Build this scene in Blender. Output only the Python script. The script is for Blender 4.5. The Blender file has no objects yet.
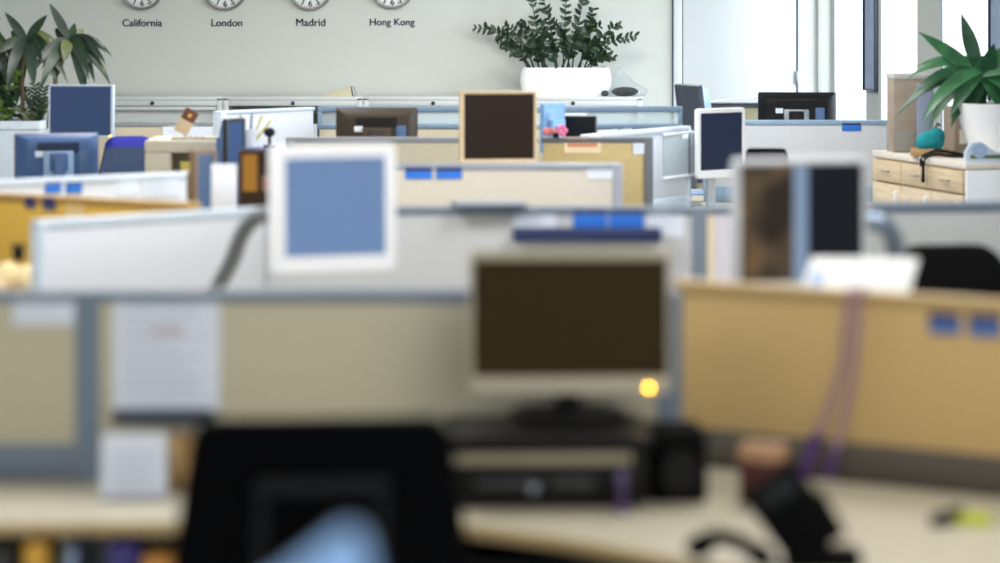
import bpy, bmesh, math, random
from mathutils import Vector, Matrix
R = math.radians
random.seed(7)
sc = bpy.context.scene
C = sc.collection

# ------------------------------------------------------------------ camera, sky, light, exposure
EYE = 1.95                                   # the photographer's eye, metres above the floor
cam_d = bpy.data.cameras.new('camera')
cam_d.sensor_width = 36.0
cam_d.lens = 108.0
cam_d.shift_y = -0.2915
cam_d.clip_end = 200
cam_d.dof.use_dof = True
cam_d.dof.focus_distance = 19.6
cam_d.dof.aperture_fstop = 1.5
cam = bpy.data.objects.new('camera', cam_d)
cam.location = (0, 0, EYE)
cam.rotation_euler = (R(90), 0, 0)
C.objects.link(cam)
sc.camera = cam

world = bpy.data.worlds.new('overcast_sky')
sc.world = world
world.use_nodes = True
bg = world.node_tree.nodes['Background']
bg.inputs[0].default_value = (0.88, 0.94, 1.0, 1)
bg.inputs[1].default_value = 2.6

sc.view_settings.view_transform = 'Standard'
sc.view_settings.look = 'None'
sc.view_settings.gamma = 1.0
sc.view_settings.use_curve_mapping = False
sc.view_settings.exposure = 0.05

def area(name, loc, sx, sy, power, color, rot=(0, 0, 0)):
    l = bpy.data.lights.new(name, 'AREA')
    l.shape = 'RECTANGLE'; l.size = sx; l.size_y = sy
    l.energy = power; l.color = color
    o = bpy.data.objects.new(name, l)
    o.location = loc; o.rotation_euler = rot
    C.objects.link(o)
    return o
# ceiling lamps: slightly warm over the near desks, neutral towards the far wall
area('ceiling_lamp', (-1.4, 5.4, 2.86), 1.2, 1.2, 20, (1.0, 0.93, 0.82))
area('ceiling_lamp', (1.3, 5.6, 2.86), 1.2, 1.2, 30, (1.0, 0.91, 0.78))
area('ceiling_lamp', (-1.4, 8.4, 2.86), 1.2, 1.2, 62, (1.0, 0.99, 0.97))
area('ceiling_lamp', (1.2, 8.6, 2.86), 1.2, 1.2, 50, (1.0, 0.99, 0.97))
area('ceiling_lamp', (-1.4, 11.6, 2.86), 1.2, 1.2, 50, (1.0, 0.99, 0.96))
area('ceiling_lamp', (1.0, 11.4, 2.86), 1.2, 1.2, 42, (1.0, 0.99, 0.97))
area('ceiling_lamp', (-1.6, 15.6, 2.86), 1.2, 1.2, 54, (1.0, 0.98, 0.94))
area('ceiling_lamp', (0.9, 15.6, 2.86), 1.2, 1.2, 54, (0.99, 0.99, 0.98))
area('ceiling_lamp', (-1.6, 19.3, 2.86), 1.2, 1.2, 30, (1.0, 0.97, 0.90))
area('ceiling_lamp', (0.3, 19.3, 2.86), 1.2, 1.2, 62, (1.0, 0.98, 0.94))
# daylight that falls in through the tall windows on the right, from outside
area('window_daylight', (4.2, 21.0, 2.2), 1.6, 2.4, 70, (0.84, 0.93, 1.0), (R(90), 0, R(96)))
area('window_daylight', (4.4, 18.6, 2.2), 2.4, 2.4, 260, (0.84, 0.93, 1.0), (R(90), 0, R(100)))
area('window_daylight', (5.0, 13.4, 2.2), 2.4, 2.4, 300, (0.84, 0.93, 1.0), (R(90), 0, R(96)))

# ------------------------------------------------------------------ materials
def lin(c):
    return tuple(((v / 255) / 12.92 if v / 255 <= 0.04045 else ((v / 255 + 0.055) / 1.055) ** 2.4) for v in c)
_mats = {}
def mat(name, rgb, rough=0.6, metal=0.0, var=0.05, scale=30, bump=0.0, emit=None, spec=0.5, weave=False):
    if name in _mats: return _mats[name]
    m = bpy.data.materials.new(name); m.use_nodes = True
    nt = m.node_tree; b = nt.nodes['Principled BSDF']
    col = lin(rgb)
    tc = nt.nodes.new('ShaderNodeTexCoord')
    nz = nt.nodes.new('ShaderNodeTexNoise'); nz.inputs['Scale'].default_value = scale
    nz.inputs['Detail'].default_value = 3
    nt.links.new(tc.outputs['Object'], nz.inputs['Vector'])
    rp = nt.nodes.new('ShaderNodeValToRGB')
    rp.color_ramp.elements[0].position = 0.3; rp.color_ramp.elements[1].position = 0.7
    rp.color_ramp.elements[0].color = (*[v * (1 - var) for v in col], 1)
    rp.color_ramp.elements[1].color = (*[min(1, v * (1 + var)) for v in col], 1)
    nt.links.new(nz.outputs['Fac'], rp.inputs['Fac'])
    nt.links.new(rp.outputs['Color'], b.inputs['Base Color'])
    b.inputs['Roughness'].default_value = rough
    b.inputs['Metallic'].default_value = metal
    b.inputs['Specular IOR Level'].default_value = spec
    src = nz.outputs['Fac']
    if weave:
        wv = nt.nodes.new('ShaderNodeTexWave'); wv.inputs['Scale'].default_value = 120
        wv.inputs['Distortion'].default_value = 2
        nt.links.new(tc.outputs['Object'], wv.inputs['Vector']); src = wv.outputs['Fac']; bump = bump or 0.015
    if bump:
        bp = nt.nodes.new('ShaderNodeBump'); bp.inputs['Strength'].default_value = bump
        bp.inputs['Distance'].default_value = 0.002
        nt.links.new(src, bp.inputs['Height']); nt.links.new(bp.outputs['Normal'], b.inputs['Normal'])
    if emit:
        b.inputs['Emission Color'].default_value = (*lin(emit[0]), 1)
        b.inputs['Emission Strength'].default_value = emit[1]
    _mats[name] = m
    return m

def wood(name, rgb, rough=0.45):
    if name in _mats: return _mats[name]
    m = bpy.data.materials.new(name); m.use_nodes = True
    nt = m.node_tree; b = nt.nodes['Principled BSDF']
    tc = nt.nodes.new('ShaderNodeTexCoord'); mp = nt.nodes.new('ShaderNodeMapping')
    mp.inputs['Scale'].default_value = (1.5, 14, 14)
    nz = nt.nodes.new('ShaderNodeTexNoise'); nz.inputs['Scale'].default_value = 4; nz.inputs['Detail'].default_value = 5
    rp = nt.nodes.new('ShaderNodeValToRGB'); c = lin(rgb)
    rp.color_ramp.elements[0].position = .3; rp.color_ramp.elements[1].position = .7
    rp.color_ramp.elements[0].color = (*[v * .86 for v in c], 1); rp.color_ramp.elements[1].color = (*[min(1, v * 1.1) for v in c], 1)
    nt.links.new(tc.outputs['Object'], mp.inputs['Vector']); nt.links.new(mp.outputs['Vector'], nz.inputs['Vector'])
    nt.links.new(nz.outputs['Fac'], rp.inputs['Fac']); nt.links.new(rp.outputs['Color'], b.inputs['Base Color'])
    b.inputs['Roughness'].default_value = rough
    _mats[name] = m
    return m

def screen_mat(name, rgb, glow, rough=0.25, base=(12, 12, 14)):
    """a display: dark glass that gives off a dim even light"""
    return mat(name, base, rough, emit=(rgb, glow), var=0.02, spec=.15)

def clear_mat(name, tint, glossy=0.08, alpha_body=0.0, rough=0.03):
    if name in _mats: return _mats[name]
    m = bpy.data.materials.new(name); m.use_nodes = True
    nt = m.node_tree; out = nt.nodes['Material Output']; nt.nodes.remove(nt.nodes['Principled BSDF'])
    tr = nt.nodes.new('ShaderNodeBsdfTransparent'); tr.inputs[0].default_value = (*tint, 1)
    gl = nt.nodes.new('ShaderNodeBsdfGlossy'); gl.inputs['Roughness'].default_value = rough
    mx = nt.nodes.new('ShaderNodeMixShader')
    lw = nt.nodes.new('ShaderNodeLayerWeight'); lw.inputs['Blend'].default_value = glossy
    nt.links.new(lw.outputs['Facing'], mx.inputs[0])
    nt.links.new(tr.outputs[0], mx.inputs[1]); nt.links.new(gl.outputs[0], mx.inputs[2])
    last = mx
    if alpha_body:
        df = nt.nodes.new('ShaderNodeBsdfDiffuse'); df.inputs[0].default_value = (.85, .9, .93, 1)
        m2 = nt.nodes.new('ShaderNodeMixShader'); m2.inputs[0].default_value = alpha_body
        nt.links.new(mx.outputs[0], m2.inputs[1]); nt.links.new(df.outputs[0], m2.inputs[2]); last = m2
    nt.links.new(last.outputs[0], out.inputs[0])
    _mats[name] = m
    return m

WALL = mat('wall_paint', (208, 210, 204), 0.85, scale=3, var=.015, bump=.03)
WHITEWALL = mat('white_lacquer', (210, 215, 219), 0.5, scale=3, var=.01)
CEIL = mat('ceiling_paint', (225, 225, 220), 0.9)
CARPET = mat('carpet', (58, 58, 62), 0.95, scale=200, var=.25, bump=.4)
RAIL = mat('blue_grey_metal', (112, 126, 143), 0.5, 0.0, var=.03)
RAILD = mat('slate_metal', (96, 106, 120), 0.45, 0.25, var=.03)
FAB_BEIGE = mat('beige_fabric', (198, 192, 168), 0.9, weave=True, var=.025, scale=40)
FAB_LIGHT = mat('light_grey_fabric', (196, 198, 202), 0.9, weave=True, var=.025, scale=40)
FAB_SAND = mat('sand_fabric', (204, 197, 186), 0.9, weave=True, var=.025, scale=40)
FAB_OCHRE = mat('ochre_fabric', (198, 168, 114), 0.9, weave=True, var=.025, scale=40)
FAB_YELLOW = mat('yellow_fabric', (236, 190, 84), 0.9, weave=True, var=.025, scale=40)
FAB_WHITE = mat('white_fabric', (214, 218, 226), 0.85, weave=True, var=.025, scale=40)
FAB_TAN = mat('tan_fabric', (198, 188, 166), 0.9, weave=True, var=.025, scale=40)
DESKTOP = mat('desk_laminate', (184, 178, 160), 0.45, scale=12, var=.02)
DESKEDGE = mat('desk_edge', (205, 178, 128), 0.5)
STEEL = mat('grey_steel', (150, 155, 162), 0.4, 0.6)
CHROME = mat('chrome', (220, 225, 230), 0.15, 1.0)
BLACK = mat('black_plastic', (9, 9, 11), 0.5, spec=.25)
BLACKFAB = mat('black_fabric', (11, 11, 13), 0.95, weave=True, spec=.1)
DARKGREY = mat('dark_grey_plastic', (52, 54, 58), 0.5)
WHITEP = mat('white_plastic', (244, 246, 250), 0.35, var=.01)
SILVER = mat('silver_plastic', (180, 172, 150), 0.4, var=.02)
CREAM = mat('cream_plastic', (222, 212, 192), 0.5, var=.02)
PAPER = mat('white_paper', (228, 236, 250), 0.8, var=.02, scale=60)
PAPERW = mat('warm_paper', (228, 222, 208), 0.8, var=.02, scale=60)
INK = mat('pale_blue_ink', (212, 219, 234), 0.8)
INKRED = mat('red_ink', (214, 140, 110), 0.8)
CARDBLUE = mat('bright_blue_card', (40, 120, 224), 0.6)
CARDNAVY = mat('navy_card', (44, 46, 110), 0.6)
NAVY = mat('navy_paint', (36, 44, 116), 0.6)
LEAF = mat('dark_green_leaf', (24, 52, 26), 0.4, var=.35, scale=18)
LEAF2 = mat('mid_green_leaf', (54, 108, 68), 0.38, var=.3, scale=12)
LEAF3 = mat('yellow_green_leaf', (96, 128, 44), 0.45, var=.3, scale=14)
LEAFGREY = mat('grey_green_leaf', (36, 52, 42), 0.4, var=.35, scale=14)
STEM = mat('green_stem', (84, 112, 60), 0.5)
BARK = mat('plant_cane', (120, 100, 72), 0.8, bump=.3)
SOIL = mat('potting_soil', (48, 36, 28), 0.95, bump=.5, scale=80)
MAPLE = wood('maple_veneer', (216, 194, 160))
GLASS = clear_mat('window_glass', (.98, .99, 1), .03)
CABMETAL = mat('cabinet_enamel', (208, 212, 212), 0.45, var=.01)
CABDARK = mat('cabinet_recess', (96, 92, 80), 0.7)

# ------------------------------------------------------------------ mesh helpers
class MB:
    def __init__(s): s.bm = bmesh.new()
    def _xf(s, vs, c, rot=None):
        m = Matrix.Translation(Vector(c)) @ (rot.to_4x4() if rot is not None else Matrix.Identity(4))
        bmesh.ops.transform(s.bm, matrix=m, verts=vs)
    def box(s, c, d, r=0.0, rot=None, seg=2):
        t = bmesh.new()
        bmesh.ops.create_cube(t, size=1)
        bmesh.ops.scale(t, vec=d, verts=t.verts)
        r = min(r, min(d) * .48)
        if r > 0: bmesh.ops.bevel(t, geom=list(t.edges), offset=r, segments=seg, affect='EDGES', profile=.5)
        m = Matrix.Translation(Vector(c)) @ (rot.to_4x4() if rot is not None else Matrix.Identity(4))
        bmesh.ops.transform(t, matrix=m, verts=t.verts)
        s._merge(t); return s
    def _merge(s, t):
        me = bpy.data.meshes.new('tmp'); t.to_mesh(me); t.free()
        s.bm.from_mesh(me); bpy.data.meshes.remove(me)
    def cyl(s, a, b, r0, r1=None, n=20, r=0):
        a, b = Vector(a), Vector(b); d = b - a
        r1 = r0 if r1 is None else r1
        t = bmesh.new()
        bmesh.ops.create_cone(t, cap_ends=True, segments=n, radius1=r0, radius2=r1, depth=d.length)
        if r: bmesh.ops.bevel(t, geom=[e for e in t.edges if len(e.link_faces) == 2 and any(len(f.verts) > 4 for f in e.link_faces)], offset=r, segments=2, affect='EDGES')
        q = d.to_track_quat('Z', 'Y').to_matrix().to_4x4()
        bmesh.ops.transform(t, matrix=Matrix.Translation((a + b) / 2) @ q, verts=t.verts)
        s._merge(t); return s
    def ball(s, c, rad, sc=(1, 1, 1), rot=None, n=16):
        t = bmesh.new(); bmesh.ops.create_uvsphere(t, u_segments=n, v_segments=n // 2 + 2, radius=rad)
        bmesh.ops.scale(t, vec=sc, verts=t.verts)
        m = Matrix.Translation(Vector(c)) @ (rot.to_4x4() if rot is not None else Matrix.Identity(4))
        bmesh.ops.transform(t, matrix=m, verts=t.verts); s._merge(t); return s
    def tube(s, pts, r, n=8, smooth=4):
        P = [Vector(p) for p in pts]
        if smooth > 1 and len(P) > 2:
            Q = []
            for i in range(len(P) - 1):
                p0, p1, p2, p3 = P[max(i - 1, 0)], P[i], P[i + 1], P[min(i + 2, len(P) - 1)]
                for k in range(smooth):
                    t = k / smooth
                    Q.append(.5 * ((2 * p1) + (p2 - p0) * t + (2 * p0 - 5 * p1 + 4 * p2 - p3) * t * t + (3 * p1 - p0 - 3 * p2 + p3) * t ** 3))
            Q.append(P[-1]); P = Q
        rs = r if isinstance(r, (list, tuple)) else None
        rings = []
        up = Vector((0, 0, 1))
        for i, p in enumerate(P):
            d = (P[min(i + 1, len(P) - 1)] - P[max(i - 1, 0)]).normalized()
            if abs(d.dot(up)) > .95: a = d.cross(Vector((1, 0, 0))).normalized()
            else: a = d.cross(up).normalized()
            b = d.cross(a).normalized()
            f = i / (len(P) - 1)
            rr = rs[0] + (rs[1] - rs[0]) * f if rs else r
            rings.append([s.bm.verts.new(p + a * math.cos(2 * math.pi * k / n) * rr + b * math.sin(2 * math.pi * k / n) * rr) for k in range(n)])
        for A, B in zip(rings, rings[1:]):
            for k in range(n): s.bm.faces.new((A[k], A[(k + 1) % n], B[(k + 1) % n], B[k]))
        s.bm.faces.new(rings[0][::-1]); s.bm.faces.new(rings[-1]); return s
    def lathe(s, prof, c=(0, 0, 0), n=28, sx=1, sy=1):
        c = Vector(c); rings = []
        for r, z in prof:
            if r < 1e-5: rings.append([s.bm.verts.new(c + Vector((0, 0, z)))])
            else: rings.append([s.bm.verts.new(c + Vector((math.cos(2 * math.pi * k / n) * r * sx, math.sin(2 * math.pi * k / n) * r * sy, z))) for k in range(n)])
        for A, B in zip(rings, rings[1:]):
            for k in range(n):
                k2 = (k + 1) % n
                if len(A) == 1 and len(B) == 1: continue
                if len(A) == 1: s.bm.faces.new((A[0], B[k2], B[k]))
                elif len(B) == 1: s.bm.faces.new((A[k], A[k2], B[0]))
                else: s.bm.faces.new((A[k], A[k2], B[k2], B[k]))
        return s
    def prism(s, pts, z0, z1, r=0):
        t = bmesh.new()
        lo = [t.verts.new((x, y, z0)) for x, y in pts]; hi = [t.verts.new((x, y, z1)) for x, y in pts]
        n = len(pts)
        t.faces.new(lo[::-1]); t.faces.new(hi)
        for k in range(n): t.faces.new((lo[k], lo[(k + 1) % n], hi[(k + 1) % n], hi[k]))
        bmesh.ops.recalc_face_normals(t, faces=t.faces)
        if r: bmesh.ops.bevel(t, geom=list(t.edges), offset=r, segments=2, affect='EDGES')
        s._merge(t); return s
    def loft(s, loops, cap=True):
        """closed loops of the same count, joined one to the next"""
        rings = [[s.bm.verts.new(p) for p in L] for L in loops]
        n = len(rings[0])
        for A, B in zip(rings, rings[1:]):
            for k in range(n): s.bm.faces.new((A[k], A[(k + 1) % n], B[(k + 1) % n], B[k]))
        if cap: s.bm.faces.new(rings[0][::-1]); s.bm.faces.new(rings[-1])
        return s
    def sheet(s, w, h, thick=.0012, curl=0.0, nx=8, wave=0.0):
        """upright sheet in XZ, base at z=0, facing -Y, slightly curled at its lower corners"""
        g = {}
        for side in (0, 1):
            for i in range(nx + 1):
                for j in range(nx + 1):
                    u, v = i / nx - .5, j / nx
                    y = -curl * (1 - v) ** 2 * (2 * u) ** 2 - wave * math.sin(v * 5 + u * 2) + side * thick
                    g[side, i, j] = s.bm.verts.new((u * w, y, v * h))
        for i in range(nx):
            for j in range(nx):
                s.bm.faces.new((g[0, i, j], g[0, i + 1, j], g[0, i + 1, j + 1], g[0, i, j + 1]))
                s.bm.faces.new((g[1, i, j], g[1, i, j + 1], g[1, i + 1, j + 1], g[1, i + 1, j]))
        for i in range(nx):
            s.bm.faces.new((g[0, i, 0], g[1, i, 0], g[1, i + 1, 0], g[0, i + 1, 0]))
            s.bm.faces.new((g[0, i, nx], g[0, i + 1, nx], g[1, i + 1, nx], g[1, i, nx]))
            s.bm.faces.new((g[0, 0, i], g[0, 0, i + 1], g[1, 0, i + 1], g[1, 0, i]))
            s.bm.faces.new((g[0, nx, i], g[1, nx, i], g[1, nx, i + 1], g[0, nx, i + 1]))
        return s
    def leaf(s, base, d, length, width, droop=.5, up=Vector((0, 0, 1)), n=7, fold=.25, tip=1.0):
        """one blade: follows D, bends down by DROOP, folded along its midrib"""
        p = Vector(base); d = Vector(d).normalized(); rows = []
        side = d.cross(up)
        if side.length < .05: side = d.cross(Vector((1, 0, 0)))
        side.normalize()
        step = length / n
        for i in range(n + 1):
            f = i / n
            w = width * .5 * (math.sin(math.pi * min(1, f * .93 + .07) ** .92)) ** tip if i < n else .0005
            w = max(w, .0008)
            nrm = side.cross(d).normalized()
            rows.append((s.bm.verts.new(p - side * w + nrm * w * fold), s.bm.verts.new(p), s.bm.verts.new(p + side * w + nrm * w * fold)))
            d = (d + Vector((0, 0, -1)) * droop / n).normalized()
            p = p + d * step
        for A, B in zip(rows, rows[1:]):
            s.bm.faces.new((A[0], A[1], B[1], B[0])); s.bm.faces.new((A[1], A[2], B[2], B[1]))
        return s
    def build(s, name, m, parent=None, sharp=35):
        me = bpy.data.meshes.new(name)
        bmesh.ops.recalc_face_normals(s.bm, faces=s.bm.faces)
        for f in s.bm.faces: f.smooth = True
        s.bm.to_mesh(me); s.bm.free()
        me.set_sharp_from_angle(angle=R(sharp))
        for mm in (m if isinstance(m, (list, tuple)) else [m]): me.materials.append(mm)
        o = bpy.data.objects.new(name, me); C.objects.link(o)
        if parent is not None: o.parent = parent
        return o

def rot(x=0, y=0, z=0):
    return Matrix.Rotation(R(z), 3, 'Z') @ Matrix.Rotation(R(y), 3, 'Y') @ Matrix.Rotation(R(x), 3, 'X')
def thing(name, label, cat, loc=(0, 0, 0), rz=0.0, group=None):
    o = bpy.data.objects.new(name, None); o.empty_display_size = .1
    C.objects.link(o); o.location = loc; o.rotation_euler = (0, 0, R(rz))
    return tag(o, label, cat, group)
def tag(o, label, cat, group=None):
    o['label'] = label; o['category'] = cat
    if group: o['group'] = group
    return o
def place(o, loc, rz=0.0):
    o.location = loc; o.rotation_euler = (0, 0, R(rz)); return o
def struct(o):
    o['kind'] = 'structure'; return o
def at(px, py, Y):
    """the point of the room at depth Y that the photo shows at (px, py)"""
    s = 3000.0 / Y
    return Vector(((px - 500) / s, Y, EYE - (py + 10) / s))
def rrect(w, h, r, y, n=5, cx=0, cz=0):
    pts = []
    for (sx, sz, a0) in ((1, 1, 0), (-1, 1, 90), (-1, -1, 180), (1, -1, 270)):
        for k in range(n + 1):
            a = R(a0 + 90 * k / n)
            pts.append((cx + sx * (w / 2 - r) + math.cos(a) * r, y, cz + sz * (h / 2 - r) + math.sin(a) * r))
    return pts
def text_mesh(body, size, ext=.001, bold=0.0):
    cu = bpy.data.curves.new('lettering', 'FONT'); cu.body = body; cu.size = size
    cu.align_x = 'CENTER'; cu.align_y = 'BOTTOM_BASELINE'; cu.extrude = ext; cu.offset = bold
    t = bpy.data.objects.new('lettering', cu); C.objects.link(t)
    bpy.context.view_layer.update()
    me = bpy.data.meshes.new_from_object(t.evaluated_get(bpy.context.evaluated_depsgraph_get()))
    C.objects.unlink(t); bpy.data.objects.remove(t); bpy.data.curves.remove(cu)
    return me

# ------------------------------------------------------------------ room shell
WY = 21.9
def wx(Y): return 2.42 + .107 * (WY - Y)        # the window wall, slightly splayed
struct(MB().box((-.5, 11, -.05), (9, 24, .1)).build('floor', CARPET))
struct(MB().box((-.5, 11, 2.95), (9, 24, .1)).build('ceiling', CEIL))
struct(MB().box((-.80, WY + .06, 1.45), (6.44, .12, 2.9)).build('wall_back', WALL))
struct(MB().box((-4.06, 11, 1.45), (.12, 22, 2.9)).build('wall_left', WALL))
wr = MB()
wang = math.degrees(math.atan(-.107))
def wall_seg(mb, y0, y1, z0, z1, th=.05, off=0.0):
    x0, x1 = wx(y0), wx(y1)
    mb.prism([(x0 + off, y0), (x1 + off, y1), (x1 + off + th, y1), (x0 + off + th, y0)], z0, z1)
WIN = [(20.80, 21.87), (19.36, 20.42), (17.62, 18.78)]
wall_seg(wr, -1, 22.0, 0, .55); wall_seg(wr, -1, 22.0, 2.6, 2.9)
for y0, y1 in ((21.87, 22.0), (20.42, 20.80), (18.78, 19.36), (14.5, 17.62), (-1, 12.2)): wall_seg(wr, y0, y1, .55, 2.6)
RW = mat('window_wall_paint', (176, 180, 178), 0.85, scale=3, var=.015)
struct(wr.build('wall_right', RW))
for i, (y0, y1) in enumerate(WIN + [(12.2, 14.5)]):
    f = MB()
    for (a, b, c, d) in ((y0, y0 + .02, .55, 2.6), (y1 - .02, y1, .55, 2.6), (y0 + .02, y1 - .02, .55, .6), (y0 + .02, y1 - .02, 2.55, 2.6)):
        wall_seg(f, a, b, c, d, .03, .012)
    w = struct(f.build('window_%d' % (i + 1), WHITEWALL))
    p = MB(); wall_seg(p, y0 + .02, y1 - .02, .6, 2.55, .006, .024); p.build('pane', GLASS, w)
# tall white door flush in the back wall
d1 = MB()
for cx, wd in ((1.297, .062), (2.20, .056)): d1.box((cx, WY - .012, 1.2), (wd, .03, 2.4), .004)
d1.box((1.748, WY - .012, 2.44), (.964, .03, .08), .004)
door = struct(d1.build('door_1', WHITEWALL))
MB().box((1.748, WY - .008, 1.2), (.826, .02, 2.38), .003).build('door_leaf', WHITEWALL, door)
MB().box((2.165, WY - .03, 1.31), (.016, .03, .10), .005).build('door_handle', STEEL, door)
lk = MB().box((1.36, WY - .03, 1.215), (.05, .024, .05), .004); lk.cyl((1.36, WY - .05, 1.215), (1.36, WY - .03, 1.215), .014)
lk.build('lock_plate', STEEL, door)
GAPM = mat('shadow_gap_rubber', (70, 80, 92), .8)
struct(MB().box((1.262, WY - .006, 1.45), (.014, .014, 2.9)).build('trim_1', GAPM))
struct(MB().box((1.332, WY - .014, 1.2), (.006, .012, 2.38)).build('trim_2', GAPM))
struct(MB().box((2.164, WY - .014, 1.2), (.006, .012, 2.38)).build('trim_3', GAPM))
struct(MB().box((2.33, WY - .02, 1.45), (.02, .04, 2.9)).build('trim_4', RW))
struct(MB().box((-.8, WY - .01, .05), (6.3, .02, .1), .004).build('baseboard_back', GAPM))

# framed boards hanging on the pillars between the windows
def framed_board(yc, wid, zlow, label):
    fb = thing('framed_board', label, 'picture', (wx(yc) - .001, yc, zlow), 0, 'framed boards on the window pillars')
    fb.rotation_euler = (0, 0, math.atan(.107))
    f = MB(); f.box((-.014, -wid / 2 + .014, .65), (.028, .028, 1.3), .003); f.box((-.014, wid / 2 - .008, .65), (.028, .016, 1.3), .003)
    f.box((-.012, 0, .01), (.022, wid - .05, .02), .003); f.box((-.012, 0, 1.29), (.022, wid - .05, .02), .003)
    f.build('frame', mat('black_blue_frame', (36, 44, 62), .4), fb)
    MB().box((-.009, 0, .65), (.014, wid - .05, 1.26)).build('board', mat('streaked_grey_board', (132, 150, 178), .6, scale=9, var=.15), fb)
framed_board(20.61, .36, 1.255, 'tall grey framed board on the pillar between the two leftmost bright windows')
framed_board(17.40, .34, .95, 'dark framed board at the right edge behind the glossy leaves')

# ------------------------------------------------------------------ clocks and city names
FACE = mat('clock_face', (236, 238, 240), .5, var=.01)
RIM = mat('brushed_rim', (140, 140, 134), .35, .7)
def clock(px, py, city, which, hour, minute):
    p = at(px, py, WY)
    t = thing('wall_clock', 'round silver rimmed wall clock with white face above the word ' + city, 'clock', (p.x, WY, p.z), 0, 'row of world time clocks')
    m = Matrix.Rotation(R(90), 3, 'X')
    r = MB(); r.lathe([(.138, 0), (.157, 0), (.159, .015), (.157, .034), (.150, .042), (.143, .040), (.140, .028), (.138, .020)])
    bmesh.ops.transform(r.bm, matrix=m.to_4x4(), verts=r.bm.verts); r.build('rim', RIM, t)
    f = MB(); f.lathe([(0, .006), (.139, .006), (.139, .020), (0, .020)]); bmesh.ops.transform(f.bm, matrix=m.to_4x4(), verts=f.bm.verts); f.build('face', FACE, t)
    tk = MB()
    for k in range(60):
        a = R(6 * k); L = .012 if k % 5 == 0 else .006
        tk.box((math.sin(a) * .1325, -.021, math.cos(a) * .1325), (.0022 if k % 5 else .004, .002, L), 0, rot(0, 6 * k, 0))
    tk.build('minute_marks', BLACK, t)
    nb = bmesh.new()
    for k in range(1, 13):
        me = text_mesh(str(k), .060, .0008)
        a = R(30 * k)
        me.transform(Matrix.Translation((math.sin(a) * .106, -.0215, math.cos(a) * .106 - .021)) @ Matrix.Rotation(R(90), 4, 'X'))
        for sx in (-.0014, 0, .0014):
            me.transform(Matrix.Translation((sx, 0, 0))); nb.from_mesh(me); me.transform(Matrix.Translation((-sx, 0, 0)))
        bpy.data.meshes.remove(me)
    n = MB(); n.bm.free(); n.bm = nb; n.build('numerals', BLACK, t)
    for nm, ang, L, w in (('hour_hand', 30 * hour + minute / 2, .066, .009), ('minute_hand', 6 * minute, .096, .006)):
        a = R(ang)
        MB().box((math.sin(a) * L * .42, -.025 - (.002 if nm[0] == 'm' else 0), math.cos(a) * L * .42), (w, .002, L), 0, rot(0, ang, 0)).build(nm, BLACK, t)
    MB().cyl((0, -.03, 0), (0, -.022, 0), .008).build('hub', BLACK, t)
clock(142.3, -11.5, 'California', 'leftmost', 1, 7)
clock(225.5, -11, 'London', 'second', 9, 7)
clock(310.5, -11, 'Madrid', 'third', 10, 7)
clock(392.5, -12.5, 'Hong Kong', 'rightmost', 4, 7)
for city, px, py, w in (('California', 142.3, 26.3, 39.5), ('London', 226.8, 26.2, 30.5), ('Madrid', 310.8, 26.0, 29), ('Hong Kong', 392.3, 25.3, 44.5)):
    p = at(px, py, WY)
    me = text_mesh(city, .075, .0012)
    xs = [v.co.x for v in me.vertices]; wd = max(xs) - min(xs); k = (w / 137.0) / wd; mx = (max(xs) + min(xs)) / 2
    me.transform(Matrix.Rotation(R(90), 4, 'X') @ Matrix.Scale(k, 4) @ Matrix.Translation((-mx, 0, 0)))
    bmt = bmesh.new()
    for sx, sz in ((-.0013, 0), (0, .0007), (0, -.0007), (.0013, 0)):
        me.transform(Matrix.Translation((sx, 0, sz))); bmt.from_mesh(me); me.transform(Matrix.Translation((-sx, 0, -sz)))
    bmt.to_mesh(me); bmt.free()
    me.materials.clear(); me.materials.append(NAVY)
    o = bpy.data.objects.new('city_name', me); C.objects.link(o); o.location = (p.x, WY - .0014, p.z)
    tag(o, 'navy blue wall lettering that reads ' + city, 'lettering', 'city names under the clocks')

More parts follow.
